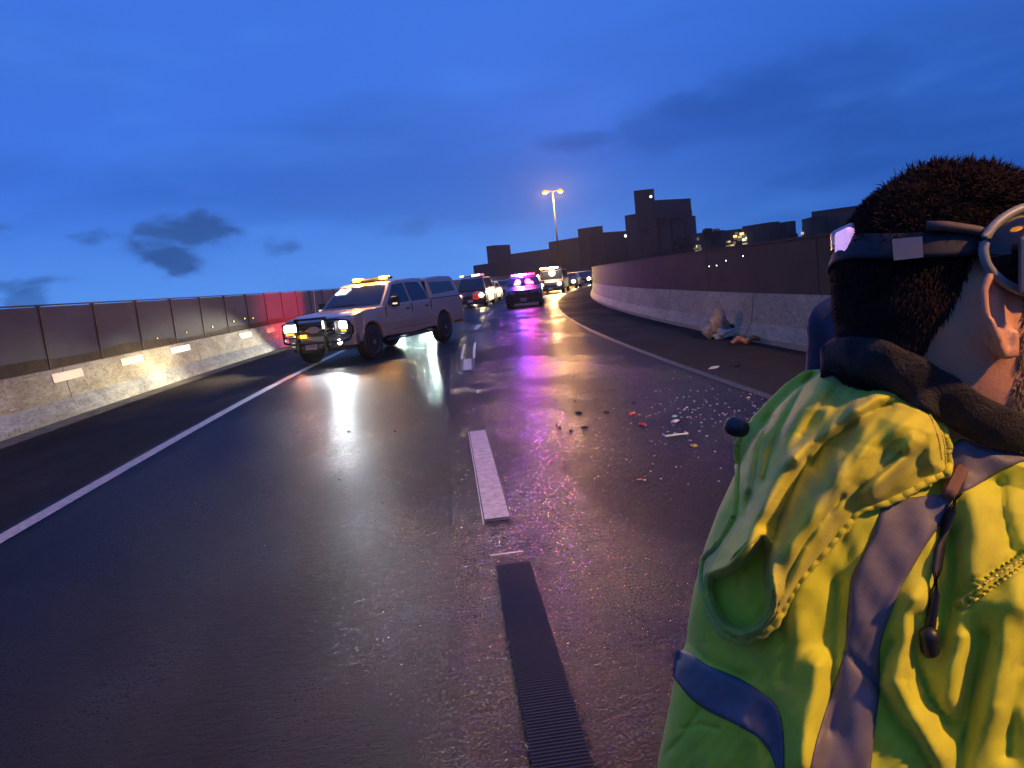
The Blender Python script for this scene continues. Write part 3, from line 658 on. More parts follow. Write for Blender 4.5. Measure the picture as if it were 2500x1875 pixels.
# --- the stopped traffic, built to one plan from different outlines
def car(name, label, cat, y, off, paint, L=4.6, W=.90, H=1.48, kind='car', headl=14, hc=(1, .78, .42), group='vehicles queued behind the closure', beam=0, dx=0.0, hz=.66):
    p = path(y, off, 0); hd = head(y)
    t = thing(name, label, cat, (p.x+dx, p.y, 0), -math.pi/2-hd, group)
    r = .34 if kind != 'truck' else .42; hb = .95 if kind == 'car' else 1.08
    def A(cx): return [(cx+(r+.07)*math.cos(a), r+(r+.07)*math.sin(a)) for a in [R(-5)+R(190)*k/10 for k in range(11)]][::-1]
    f, b = -.05, -L
    pr = [(f, .42), (f+.03, .70), (f-.10, hb-.20), (-.95, hb-.04), (-1.05, hb), (b+.1, hb), (b, hb-.25), (b+.03, .34)]+A(b+.85)+A(-.85)+[(f-.2, .30)]
    def w1(x, yv, z):
        q = abs(yv)/W; x = x-.22*q**3 if x > -.6 else x+(.15*q**3 if x < b+.6 else 0)
        return x, yv*(1-max(0, z-.7)*.12), z
    obj('body', slab(pr, W, w1, .02), paint, t, bevel=.02)
    rx0 = {'car': (-1.0, -1.75, -3.3, -4.15), 'suv': (-1.0, -1.65, -4.1, -4.5), 'truck': (-.75, -1.15, -4.2, -4.5), 'van': (-.6, -1.25, -4.2, -4.5)}[kind]
    k = L/4.6; rx0 = [v*k for v in rx0]
    gp = [(rx0[0], hb-.03), (rx0[1], H-.04), (rx0[1]-.25, H), (rx0[2], H), (rx0[2]-.1, H-.05), (rx0[3], hb-.03)]
    tk = .32 if kind != 'truck' else .1
    def w2(x, yv, z): return x, yv*(1-(z-hb)*tk), z
    obj('cabin', slab(gp, W*.93, w2, .04), paint, t, bevel=.01)
    dz = (H-.04)-(hb-.03); wt = W*.93*(1-(H-.1-hb)*tk)
    slopepane('windscreen', rx0[0]-.06*(1), hb+.03, rx0[1]+.04, H-.085, W*.84, wt*.92, M_GLASS, t, off=.012)
    for s in (1, -1):
        for n_, (x0, x1, x2, x3) in (('front_side_window', (rx0[0]-.22, rx0[1]-.10, rx0[1]-.75, rx0[1]-.75)), ('rear_side_window', (rx0[1]-.83, rx0[1]-.83, rx0[2]+.15, rx0[3]+.35))):
            P_ = [Vector((x, s*(W*.93*(1-(z-hb)*tk)+.003), z)) for x, z in ((x0, hb+.03), (x1, H-.10), (x2, H-.10), (x3, hb+.03))]
            obj(n_, panel(nbm(), P_, .008, (0, s, 0)), M_GLASS, t)
        h_ = obj('headlight', ebox((f-.075, s*W*.74, hz), (.12, .30, .15), Matrix.Rotation(-s*.35, 3, 'Z')), MATS['lamp_chrome'], t, bevel=.015)
        bm = nbm(); bmesh.ops.create_uvsphere(bm, u_segments=14, v_segments=8, radius=.14)
        for v in bm.verts: v.co = Vector((v.co.x*.5+f-.005, v.co.y*1.15+s*W*.72, v.co.z*.85+hz))
        obj('lens', bm, E_('lens_%.2f_%d' % (hc[2], headl), hc, headl), h_, smooth=True)
        obj('mirror', ebox((rx0[0]-.15, s*(W+.07), hb+.07), (.12, .18, .13)), paint, t, bevel=.02)
        wheel(t, -.85, s*(W-.11), r, .22, s); wheel(t, b+.85, s*(W-.11), r, .22, s)
        if beam: lamp_light('headlight_beam', 'SPOT', (f+.12, s*W*.72, hz), beam, hc, t, .08, (1, 0, -.04), 120, .9)
    g_ = obj('grille', ebox((f-.0, 0, .62), (.05, W*.95, .20)), M_BLK, t, bevel=.01)
    obj('front_bumper', slab([(f-.15, .28), (f+.06, .30), (f+.07, .48), (f-.1, .50)], W*.98, w1, .02), M_BLK, t)
    obj('licence_plate', ebox((f+.085, 0, .41), (.012, .32, .15)), mat('plate_pale', (.45, .42, .38), .4), t)
    obj('underbody', ebox((-L/2, 0, .30), (L-.9, W*1.5, .14)), M_BLK, t)
    return t, f, hb
def bar(t, x, z, W, cells, name='light_bar'):
    l = obj(name, ebox((x, 0, z), (.28, W, .08)), M_BLK, t, bevel=.02)
    n = len(cells)
    for i, c in enumerate(cells):
        if not c: continue
        obj('beacon_lens', ebox((x+.03, -W/2+W*(i+.5)/n, z+.05), (.26, W/n*.9, .10)), c, l, bevel=.02)
    return l
pol, f, hb = car('police_car', 'dark police car with glowing red and blue roof beacons stopped in the right lane', 'police car', 38.4, 1.62, mat('police_paint', (.035, .035, .055), .3, coat=.6), 4.9, .93, 1.56, 'suv', 0, (.05, .05, .05), hz=.72)
bar(pol, -1.95, 1.58, 1.25, [E_('pink_dim', (1, .25, .5), 4), E_('blue_beacon', (.14, .02, 1), 180), E_('white_blue_beacon', (.45, .6, 1), 130), E_('magenta_beacon', (1, .02, .62), 120), E_('violet_dim', (.6, .10, .9), 4), E_('red_dim', (1, .08, .1), 3)])
bm = nbm()
for s in (1, -1): box(bm, (f+.16, s*.30, .60), (.06, .06, .50))
for z in (.42, .62, .80): tube(bm, [(f+.17, -.42, z), (f+.17, .42, z)], .022, 6)
obj('push_bumper', bm, M_BLKG, pol)
for y_, c_, e_ in ((-.30, (.30, .05, 1), POLB*1.2), (.22, (1, .05, .55), POLB*.7)): lamp_light('beacon_glow', 'POINT', (-1.6, y_, 1.78), e_*.15, c_, pol, .16); lamp_light('beacon_throw', 'SPOT', (-1.55, y_*.8, 1.74), e_, c_, pol, .17, (1, 0, -.045), 14, .5)
for y_ in (.42, -.42): lamp_light('hood_beacon', 'SPOT', (-1.5, y_, 1.80), POLB*.05, (.35, .12, 1) if y_ < 0 else (1, .1, .5), pol, .1, (1, 0, -.3), 120, .8)

em, f2, _ = car('rescue_van', 'dark rescue van with red striped nose and roof light bar behind the pickup truck', 'van', 46.0, -2.05, mat('van_paint', (.10, .09, .10), .35), 5.4, .95, 1.80, 'van', 22, (1, .80, .45), beam=160, hz=.72)
for k in range(4): obj('red_stripe', ebox((f2-.02, .42, .52+.11*k), (.10, .55, .045), Matrix.Rotation(.25, 3, 'X')), E_('red_chevron_glow', (1, .06, .04), .8), em)  # stripes glow by emission, though they are no lamps
bar(em, -1.7, 1.88, 1.5, [E_('orange_beacon', (1, .35, .08), 6), None, None, E_('white_strip', (1, .95, .9), 9), E_('white_strip', (1, .95, .9), 9), E_('red_tip', (1, .05, .08), 5)])
car('hatchback', 'pale compact car with blazing lights squeezed beside the rescue van', 'car', 52.5, -2.25, mat('pale_paint', (.30, .29, .27), .35), 4.2, .80, 1.45, 'car', 26, (1, .88, .62), beam=120)
car('hatchback', 'small grey car showing between the rescue van and the police car', 'car', 59, -2.0, mat('grey_paint', (.14, .15, .17), .35), 4.3, .84, 1.46, 'car', 26, (1, .66, .30), beam=120)
tw, f3, _ = car('tow_truck', 'tall truck with dazzling white and orange roof lights right behind the police car', 'truck', 59.5, 1.75, mat('truck_paint', (.12, .10, .10), .4), 6.4, .98, 1.85, 'truck', 20, (1, .82, .5), beam=260, hz=.75)
bar(tw, -1.6, 1.95, 1.7, [E_('orange_hot', (1, .38, .08), 90), E_('white_hot', (1, .80, .50), 90), E_('white_hot', (1, .93, .82), 60), E_('white_hot2', (.92, .95, 1), 45), E_('white_hot2', (.92, .95, 1), 45), None])
lamp_light('beacon_throw', 'SPOT', (-1.1, .1, 1.95), 4500, (1, .55, .16), tw, .22, (1, .1, -.1), 36, .6); lamp_light('beacon_glow', 'POINT', (-1.2, 0, 2.2), 900, (1, .62, .28), tw, .25)
for y, off, c, l in ((71, 1.7, (.06, .06, .07), 'dark car with round yellow headlights just past the tow truck'), (82, 1.6, (.20, .05, .04), 'red car furthest right in the queue, at the end of the right barrier'),
        (79, -1.7, (.2, .2, .2), 'silver car in the left lane half hidden behind the tow truck'), (92, -1.6, (.05, .06, .09), 'dark blue car far back in the left lane of the bend'), (94, 1.7, (.1, .1, .1), 'grey car at the very back of the right lane')):
    car('queued_car', l, 'car', y, off, mat('queue_paint_%d' % y, c, .35), 4.5, .88, 1.47, 'car', 140, (1, .80, .45), beam=90)
hid, f4, _ = car('parked_car', 'white car with bluish white headlights standing behind the pickup truck', 'car', 29.0, -2.2, mat('hidden_white', (.5, .5, .5), .35), 4.4, .86, 1.42, 'car', 30, (.80, 1, .97), group='vehicles queued behind the closure', dx=-.2)
for s in (1, -1): lamp_light('headlight_beam', 'SPOT', (f4+.15, s*.62, .66), HIDB, (.72, 1, .95), hid, .05, (1, .07, -.09), 28, .6)
lamp_light('side_beam', 'SPOT', (f4+.15, -.70, .66), 3500, (1, .93, .70), hid, .06, (1, -.42, -.20), 34, .5)
lamp_light('flasher_glow', 'SPOT', (.1, -.9, .9), 1900, (1, .02, .05), hid, .1, (.30, -1, .14), 84, .7)
obj('grille_flasher', ebox((.03, -.35, .82), (.04, .25, .06)), E_('flasher_red', (1, .03, .05), 6), hid)

# ---------------------------------------------------------------- thin haze volume, added to give the lamps a glow
hz = obj('haze', ebox((40, 280, 24.2), (1100, 860, 51)), None); hz['kind'] = 'stuff'
hm = bpy.data.materials.new('glow_haze'); hm.use_nodes = True; hm.node_tree.nodes.clear()
pv = N(hm.node_tree, 'ShaderNodeVolumePrincipled'); oo = N(hm.node_tree, 'ShaderNodeOutputMaterial')
setin(pv, 'Density', .00016); setin(pv, 'Anisotropy', .72); setin(pv, 'Color', (.92, .94, 1, 1))
hm.node_tree.links.new(pv.outputs[0], oo.inputs['Volume']); hz.data.materials.append(hm)
# ---------------------------------------------------------------- debris
def gthing(name, bm, m, label, cat, group=None, **k): return tag(obj(name, bm, m, **k), label, cat, group)
def crumple(bm, c, s, seed, n=3, fold=.5):
    t = bmesh.new(); bmesh.ops.create_icosphere(t, subdivisions=n, radius=1)
    mp_ = {}
    for v in t.verts:
        d = 1+fold*noise.noise(v.co*1.6+Vector((seed, 0, 0)))+.35*abs(noise.noise(v.co*4+Vector((0, seed, 0))))
        mp_[v] = bm.verts.new(Vector(c)+Vector((v.co.x*s[0]*d, v.co.y*s[1]*d, v.co.z*s[2]*d)))
    for f in t.faces: bm.faces.new([mp_[v] for v in f.verts])
    t.free()
p = gnd(1752, 826); heap = thing('wreckage', 'crumpled beige car wreckage heaped against the right barrier', 'wreckage', p)
bm = nbm(); crumple(bm, (0, .02, .20), (.22, .16, .22), 2.0); crumple(bm, (.06, .05, .40), (.13, .10, .13), 5)
obj('crumpled_panel', bm, mat('dirty_beige', (.26, .22, .17), .65, var=.4, vscale=6), heap)
bm = nbm(); crumple(bm, (.12, -.12, .09), (.20, .10, .09), 9, fold=.9); obj('pale_shell', bm, mat('pale_green_plastic', (.34, .40, .36), .5, var=.2), heap)
bm = nbm(); crumple(bm, (.24, 0, .12), (.12, .12, .11), 14, fold=.9); obj('black_shell', bm, M_BLK, heap)
p = gnd(1845, 838); t = thing('bumper_scrap', 'torn orange brown bumper strip lying right of the beige wreckage', 'scrap', p)
bm = nbm(); tube(bm, [(-.42, .0, .05), (-.30, .02, .11), (-.18, -.02, .05), (-.05, .02, .10), (.10, .0, .06), (.24, .03, .17), (.28, .04, .22)], [.03, .055, .05, .06, .04, .025, .012], 7)
obj('strip', bm, mat('orange_brown', (.34, .17, .07), .5, var=.4, vscale=12), t)
bm = nbm(); tube(bm, [(.26, .05, .17), (.38, .07, .19), (.52, .06, .13)], [.03, .028, .02], 7); obj('bracket', bm, mat('rust_dark', (.12, .06, .05), .7), t)
def piece(px, py, s, m, label, name='plastic_fragment', cat='debris', grp=None, z=.012, elong=1.0, kk=0):
    p = gnd(px, py); bm = nbm(); s *= .62; z *= .6
    crumple(bm, (0, 0, z), (s*elong, s*.8, s*.45), px*.013+kk, 2, .8)
    o = gthing(name, bm, m, label, cat, grp); o.location = p; o.rotation_euler = (0, 0, px*.7); return o
M_SP = mat('glass_shard', (.8, .82, .85), .05, spec=1.0, emis=None); M_SPM = mat('mirror_shard', (.85, .85, .85), .06, metal=1)
RDP = mat('red_lens_plastic', (.55, .03, .03), .2, coat=.5); YLP = mat('yellow_lens_plastic', (.65, .45, .05), .2); GNP = mat('green_tinted_glass', (.25, .60, .42), .1)
BKP = mat('black_fragment', (.008, .008, .009), .5); WHP = mat('white_fragment', (.72, .66, .74), .4); ORP = mat('orange_fragment', (.6, .18, .03), .3)
piece(1545, 1012, .055, RDP, 'red lens fragment on the wet lane, the farther of two', elong=1.2)
piece(1569, 1038, .055, RDP, 'red lens fragment on the wet lane, the nearer of two', elong=1.2)
piece(1647, 1018, .04, GNP, 'small green tinted glass fragment on the wet lane'); piece(1648, 1030, .045, WHP, 'pale curved fragment just below the green glass one', elong=1.6)
piece(1695, 1090, .035, YLP, 'small yellow fragment near the hooded jacket on the wet lane', elong=1.5)
piece(1742, 899, .06, WHP, 'long lilac white fragment on the right shoulder', elong=2.6); piece(1800, 895, .06, BKP, 'black fragment with shiny edge on the right shoulder', elong=1.3)
piece(1210, 1213, .012, ORP, 'tiny orange red fragment against the left edge of the near lane mark', elong=1.4)
piece(1234, 1168, .012, ORP, 'tiny orange fragment right of the near lane mark', elong=1.5); piece(1562, 1172, .016, ORP, 'tiny orange fragment on the dark wet lane centre right', elong=2)
for i, (px, py, s) in enumerate(((1398, 920, .05), (1357, 979, .03), (1413, 1008, .04), (1480, 1008, .04), (1360, 1038, .022), (1393, 1053, .034), (1426, 1044, .045), (1118, 1017, .03), (1378, 1130, .02), (965, 930+125, .02), (851, 1055, .03), (830, 1172, .02), (932, 1229, .015), (1640, 1492, .012), (1366, 1046, .03), (1404, 980, .025), (1547, 985, .03), (1660, 1032, .025))):
    piece(px, py, s, BKP, 'small black plastic fragment scattered on the wet lanes', grp='black fragments scattered on the lanes', elong=1.3, kk=i)
# clear frame piece, a bent square bracket of tinted plastic
p = gnd(1648, 1062); bm = nbm(); tube(bm, [(-.10, .03, .012), (-.10, -.05, .012), (.10, -.05, .012), (.10, .03, .012)], .009, 6); tube(bm, [(-.03, -.05, .012), (-.01, -.01, .02), (.03, -.05, .012)], .008, 6)
o = gthing('bracket_scrap', bm, mat('pale_teal_plastic', (.42, .55, .52), .3), 'pale teal square bracket of plastic lying on the wet lane', 'debris'); o.location = p
# glass shards: bright little chips; the densest fan lies just left of the jacket
def shard(p, s, m, label, grp):
    bm = nbm(); a = random.uniform(0, math.tau)
    pts = [Vector((math.cos(a+k*2.1)*s*random.uniform(.6, 1.2), math.sin(a+k*2.1)*s*random.uniform(.6, 1.2), random.uniform(.002, .003+s*.25))) for k in range(3)]
    top = [bm.verts.new(v+Vector((0, 0, .003))) for v in pts]; bot = [bm.verts.new(Vector((v.x, v.y, .002))) for v in pts]
    bm.faces.new(top); bm.faces.new(bot[::-1])
    for k in range(3): bm.faces.new((top[k], top[(k+1) % 3], bot[(k+1) % 3], bot[k]))
    o = gthing('glass_shard', bm, m, label, 'glass shard', grp); o.location = p; return o
random.seed(11)
mm = [M_SPM, WHP, M_SP, WHP]
for i in range(195):
    u = random.random()**.8; px = 1560+u*330+random.gauss(0, 25); py = 965+(1-u)*40+random.gauss(0, 42)+20
    if px > 1880 or px < 1480: continue
    shard(gnd(px, py), random.uniform(.005, .016), random.choice(mm), 'tiny glittering glass shard in the dense fan left of the jacket', 'glass shards in the fan left of the jacket')
for i in range(60):
    px = random.uniform(1300, 1760); py = random.uniform(905, 1190)
    shard(gnd(px, py), random.uniform(.004, .012), random.choice(mm), 'tiny glass shard scattered thinly over the right lane', 'glass shards scattered over the right lane')
for i in range(24):
    px = random.gauss(1142, 22); py = random.gauss(1175, 32)
    shard(gnd(px, py), random.uniform(.004, .008), random.choice([M_SPM, YLP, M_SP]), 'tiny glass shard beside the near lane mark', 'glass shards beside the near lane mark')
for (px, py) in ((180, 1036), (225, 1035), (325, 1033), (265, 1070), (228, 1083), (370, 1000), (555, 940), (580, 915), (450, 965), (510, 925), (640, 905), (660, 885), (700, 872), (1160, 1365), (1040, 1375), (1385, 1625), (1370, 1740), (1060, 1410)):
    shard(gnd(px, py), .016 if py < 1200 else .006, M_SPM, 'tiny glass shard lying apart on the left shoulder or near road', 'glass shards lying apart')

# ---------------------------------------------------------------- helpers for figures
def capsule(bm, p, q, r1, r2, n=14):
    p, q = Vector(p), Vector(q); d = q-p; L = d.length; t = d.normalized()
    ref = Vector((0, 0, 1)) if abs(t.z) < .9 else Vector((1, 0, 0)); u = t.cross(ref).normalized(); v = t.cross(u); rings = []
    for k in range(1, 5): a = k*math.pi/10; rings.append((-r1*math.cos(a), r1*math.sin(a)))
    rings.append((0, r1)); rings.append((L, r2))
    for k in range(4, 0, -1): a = k*math.pi/10; rings.append((L+r2*math.cos(a), r2*math.sin(a)))
    R_ = [[bm.verts.new(p+t*h+(u*math.cos(j*math.tau/n)+v*math.sin(j*math.tau/n))*r) for j in range(n)] for h, r in rings]
    for A, B in zip(R_, R_[1:]):
        for j in range(n): bm.faces.new((A[j], A[(j+1) % n], B[(j+1) % n], B[j]))
    bm.faces.new(R_[0][::-1]); bm.faces.new(R_[-1])
def loft(bm, secs, n=36, pw=2.2):
    "secs: (z, xfront, xback, halfwidth) closed superellipse slices"
    rings = []
    for (z, xf, xb, w_) in secs:
        cx = (xf+xb)/2; a = (xf-xb)/2; ring = []
        for k in range(n):
            th = k*math.tau/n; c, s = math.cos(th), math.sin(th); e = 2/pw
            ring.append(bm.verts.new((cx+a*math.copysign(abs(c)**e, c), w_*math.copysign(abs(s)**e, s), z)))
        rings.append(ring)
    for A, B in zip(rings, rings[1:]):
        for k in range(n): bm.faces.new((A[k], A[(k+1) % n], B[(k+1) % n], B[k]))
    bm.faces.new(rings[0][::-1]); bm.faces.new(rings[-1])
def hand(bm, wrist, d, side, nrm, s=1.0):
    "palm, four bent fingers of different length, a thumb from the side of the palm"
    d = Vector(d).normalized(); side = Vector(side).normalized(); nrm = Vector(nrm).normalized(); w0 = Vector(wrist)
    for k in range(4): capsule(bm, w0+side*(k-1.5)*.012*s, w0+d*.085*s+side*(k-1.5)*.021*s, .015*s, .012*s, 10)
    for k, L in enumerate((.070, .080, .075, .058)):
        b = w0+d*.09*s+side*(k-1.5)*.022*s; m1 = b+(d*.9+nrm*.35).normalized()*L*.5*s; m2 = m1+(d*.55+nrm*.8).normalized()*L*.35*s; m3 = m2+(d*.15+nrm).normalized()*L*.25*s
        capsule(bm, b, m1, .0095*s, .0085*s, 8); capsule(bm, m1, m2, .0085*s, .0078*s, 8); capsule(bm, m2, m3, .0078*s, .0068*s, 8)
    b = w0+d*.025*s-side*.028*s; m1 = b+(d*.6-side*.7+nrm*.3).normalized()*.04*s; m2 = m1+(d*.9-side*.1+nrm*.4).normalized()*.032*s
    capsule(bm, b, m1, .0135*s, .011*s, 8); capsule(bm, m1, m2, .011*s, .009*s, 8)
def remesh(o, vox, it=6):
    r = o.modifiers.new('remesh', 'REMESH'); r.mode = 'VOXEL'; r.voxel_size = vox; r.use_smooth_shade = True
    s = o.modifiers.new('smooth', 'SMOOTH'); s.iterations = it; s.factor = .5
HEAD = [(.128, .012, -.028, .012), (.122, .048, -.048, .040), (.105, .072, -.072, .060), (.08, .086, -.091, .072), (.05, .094, -.103, .077), (.02, .097, -.101, .078), (-.01, .095, -.093, .075),
        (-.035, .097, -.078, .069), (-.06, .099, -.058, .063), (-.085, .098, -.035, .054), (-.105, .092, -.015, .042), (-.118, .080, .0, .028), (-.124, .068, .015, .012)]
SKIN = bpy.data.materials.new('skin'); SKIN.use_nodes = True; nt = SKIN.node_tree; b = nt.nodes['Principled BSDF']
t_ = N(nt, 'ShaderNodeTexCoord').outputs['Object']; f = noisetex(nt, t_, 30, 5, .6)
nt.links.new(mix(nt, f, (.50, .235, .125), (.60, .31, .17)), b.inputs['Base Color']); b.inputs['Roughness'].default_value = .5
b.inputs['Subsurface Weight'].default_value = .12; b.inputs['Subsurface Radius'].default_value = (.01, .004, .002); b.inputs['Subsurface Scale'].default_value = .5
bn = N(nt, 'ShaderNodeBump'); bn.inputs['Strength'].default_value = .25; bn.inputs['Distance'].default_value = .002
nt.links.new(noisetex(nt, t_, 220, 4, .6), bn.inputs['Height']); nt.links.new(bn.outputs[0], b.inputs['Normal'])
def face(bm, M):
    "brow, nose, lips, chin, cheeks and both ears in head space, carried by matrix M"
    P = lambda *c: M @ Vector(c)
    capsule(bm, P(.093, -.045, .036), P(.093, .045, .036), .012, .012, 10)
    capsule(bm, P(.097, 0, .025), P(.118, 0, -.018), .008, .013, 10)
    for s in (1, -1):
        capsule(bm, P(.108, s*.010, -.022), P(.102, s*.016, -.024), .008, .008, 8)
        capsule(bm, P(.082, s*.045, -.01), P(.06, s*.060, -.005), .018, .014, 10)
        # ear: rim, lobe, inner fold
        K = 1.08
        pts = [(-.004, .040), (-.020, .036), (-.028, .022), (-.026, .004), (-.016, -.014), (-.004, -.028), (.006, -.026), (.006, -.010)]
        for (a, b_) in zip(pts, pts[1:]): capsule(bm, P(a[0]*K, s*(.078+.009*(a[0] < -.01)+.006), a[1]*K), P(b_[0]*K, s*(.078+.009*(b_[0] < -.01)+.006), b_[1]*K), .0052, .0052, 8)
        pts = [(.000, .026), (-.012, .022), (-.016, .010), (-.010, -.004), (.002, -.010)]
        for (a, b_) in zip(pts, pts[1:]): capsule(bm, P(a[0], s*.081, a[1]), P(b_[0], s*.081, b_[1]), .004, .004, 8)
        capsule(bm, P(.0, s*.072, .035), P(.0, s*.074, -.02), .008, .008, 8); capsule(bm, P(-.013, s*.076, .026), P(-.006, s*.076, -.012), .012, .010, 10)
    capsule(bm, P(.100, -.018, -.052), P(.100, .018, -.052), .008, .008, 8); capsule(bm, P(.098, -.016, -.064), P(.098, .016, -.064), .008, .008, 8)
    capsule(bm, P(.088, 0, -.10), P(.086, 0, -.104), .020, .020, 10)

def hairdo(name, parent, M, regions, n, m, seed=0, full=None):
    "many fine tapered locks rooted on the skull"
    rr = random.Random(seed); bm = nbm(); hb_ = nbm(); loft(hb_, HEAD, 48); hb_.normal_update()
    tree_ = BVHTree.FromBMesh(hb_); c0 = Vector((0, 0, .01)); hb_.free(); cnt = 0
    while cnt < n:
        d = Vector((rr.gauss(0, 1), rr.gauss(0, 1), rr.gauss(0, 1))).normalized()
        if full:
            dn = d if rr.random() < .6 else Vector((d.x, d.y, rr.uniform(-.6, .1))).normalized()
            wd = (M.to_3x3() @ dn).normalized(); o_ = M @ c0
            loc, nr, ix, ds = full.ray_cast(o_+wd*.3, -wd)
            if loc is not None: loc = M.inverted() @ loc; nr = (M.inverted().to_3x3() @ nr).normalized(); d = dn
        else: loc, nr, ix, ds = tree_.ray_cast(c0+d*.5, -d)
        if loc is None: continue
        L = regions(loc, rr)
        cnt += 1
        if L <= 0: continue
        if nr.dot(d) < 0: nr = -nr
        flow = Vector((-.35, 0, -.9)) if loc.z < .06 else Vector((rr.uniform(-.2, .9), rr.uniform(-.5, .5), .1))
        dirv = (nr*(rr.uniform(.30, .65) if loc.z > .065 else rr.uniform(.08, .26))+flow*rr.uniform(.4, .9)+Vector((rr.uniform(-.3, .3), rr.uniform(-.3, .3), rr.uniform(-.2, .2)))).normalized()
        sd = dirv.cross(nr).normalized()*rr.uniform(.0003, .0008)
        q = loc+nr*.001; mid = q+dirv*L*.55+nr*L*.12; end = q+dirv*L-nr*L*.10+Vector((0, 0, -L*.1))
        vs_ = [bm.verts.new(M @ x) for x in (q-sd, q+sd, mid+sd*.8, mid-sd*.8, end)]
        bm.faces.new(vs_[:4]); bm.faces.new((vs_[3], vs_[2], vs_[4]))
    return obj(name, bm, m, parent)
HAIR = mat('dark_brown_hair', (.019, .009, .006), .8, spec=.12, var=.5, vscale=40); BEARD = mat('greying_beard', (.10, .075, .06), .6, var=.6, vscale=60)

# ---------------------------------------------------------------- the man in front
PX = .735/FPX                                                # metres per picture unit at his head
man = thing('person', 'man in dirty yellow green hi-vis jacket with a hood, seen from behind', 'person', (0, 0, 0))
def basis(fwd_, up_):
    f_ = fwd_.normalized(); r_ = up_.cross(f_); r_.normalize(); u_ = f_.cross(r_).normalized()   # x forward, y left, z up
    return f_, r_, u_
al = R(6)
hf = (RGT*math.cos(al)+FWD*math.sin(al)); hf = (hf + UPV*.0).normalized()
hu = (UPV - RGT*(-.02)).normalized()
f_, l_, u_ = basis(hf, hu)
HC = at(2306, 796, .762)
MH = Matrix(((f_.x, l_.x, u_.x, HC.x), (f_.y, l_.y, u_.y, HC.y), (f_.z, l_.z, u_.z, HC.z), (0, 0, 0, 1)))
MH = MH @ Matrix.Diagonal((.99, 1.0, 1.11, 1))
bm = nbm(); loft(bm, HEAD, 40)
for v in bm.verts: v.co = MH @ v.co
face(bm, MH)
neckb = at(2330, 1090, .825)
for dx in (-.028, 0, .03): capsule(bm, MH @ Vector((-.020+dx, 0, -.02)), neckb+RGT*dx*1.1, .057, .066)
hips = Vector((neckb.x+.03, neckb.y+.10, .95))
CH = at(2360, 1330, .90); capsule(bm, neckb, CH, .07, .10); capsule(bm, CH, hips, .10, .12)
SHR = at(2680, 1300, .88); SHL = at(2010, 1230, .93)
feet = []
for k, sh in enumerate((SHR, SHL)):
    s_ = 1 if k == 0 else -1
    el_ = sh+Vector((.05*s_, .0, -.29)); wr_ = el_+Vector((.02, .16, -.20)) if k == 0 else el_+Vector((.16, .16, -.16))
    capsule(bm, CH+Vector((0, 0, .05)), sh, .05, .05); capsule(bm, sh, el_, .047, .038); capsule(bm, el_, wr_, .038, .026)
    dd = (wr_-el_).normalized(); hand(bm, wr_, dd, Vector((dd.y, -dd.x, 0)), Vector((0, 0, -1)))
    hp = hips+Vector((.10*s_, 0, -.04)); kn = Vector((hp.x+.02*s_, hp.y+.03, .50)); an = Vector((hp.x+.03*s_, hp.y, .10)); feet.append((hp, kn, an, s_))
    capsule(bm, hp, kn, .075, .052); capsule(bm, kn, an, .050, .036); capsule(bm, an, an+Vector((.02*s_, .16, -.05)), .036, .026)
bm.normal_update(); BFULL = BVHTree.FromBMesh(bm)
body = obj('body', bm, SKIN, man); remesh(body, .0045, 5)
for s in (1, -1):
    bm = nbm(); bmesh.ops.create_uvsphere(bm, u_segments=14, v_segments=10, radius=.012)
    for v in bm.verts: v.co = MH @ (v.co+Vector((.0915, s*.032, .018)))
    obj('eye', bm, mat('eye_white', (.7, .68, .65), .2), man, smooth=True)
    obj('iris', lathe(nbm(), [(.0055, .0), (.004, .0008)], 12, 'x', (0, 0, 0)), mat('iris_brown', (.06, .03, .015), .2), bpy.data.objects[bpy.context.scene.collection.objects[-1].name]).matrix_world = MH @ Matrix.Translation((.1032, s*.032, .018))
def man_hair(p, rr):
    if p.x > .072: return 0
    wob = .007*noise.noise(p*55)+.004*rr.uniform(-1, 1)
    if p.z < .056+max(0, p.x)*.2 and p.x+wob > -.030-.42*(.056-p.z): return 0       # round the ear, sloping to the nape
    nape = -.058+.55*max(0, p.x+.095)
    if p.z < nape: return 0
    if p.z > .092: return rr.uniform(.012, .028) if p.x > -.035 else rr.uniform(.009, .016)
    if p.z > .058: return rr.uniform(.009, .016)
    if p.z > .03: return rr.uniform(.006, .011)
    fade = min(1, (p.z-nape)/.035)
    if rr.random() > .25+.75*fade: return 0
    return rr.uniform(.005, .011)
hair = hairdo('hair', man, MH, man_hair, 200000, HAIR, 3, BFULL)
# the cropped scalp under the locks: a shell over skull and nape
MI_ = MH.inverted(); bm = nbm(); G = {}; o_ = MH @ Vector((0, 0, .01)); n1_, n2_ = 150, 110
class _R:
    def random(s): return 0.0
    def uniform(s, a, b): return a
for i in range(n1_):
    for j in range(n2_):
        a = math.tau*i/n1_; e = R(-62+152*j/(n2_-1)); d = Vector((math.cos(a)*math.cos(e), math.sin(a)*math.cos(e), math.sin(e)))
        wd = (MH.to_3x3() @ d).normalized(); loc, nr, *_ = BFULL.ray_cast(o_+wd*.3, -wd)
        if loc is None: continue
        q = MI_ @ loc; nap = -.056+.55*max(0, q.x+.095)
        if man_hair(q, _R()) <= 0 or q.z < nap+.012: continue
        k = .0042+.004*max(0, min(1, (q.z-.03)/.07)); q = q+d*(k+.003*noise.noise(q*70)); G[(i, j)] = bm.verts.new(MH @ q)
for i in range(n1_):
    for j in range(n2_-1):
        ks = [(i, j), ((i+1) % n1_, j), ((i+1) % n1_, j+1), (i, j+1)]
        if all(k in G for k in ks): bm.faces.new([G[k] for k in ks])
obj('hair_base', bm, mat('scalp_hair', (.010, .006, .004), .95, spec=.1, bump=1.0, bscale=420), hair, smooth=True)
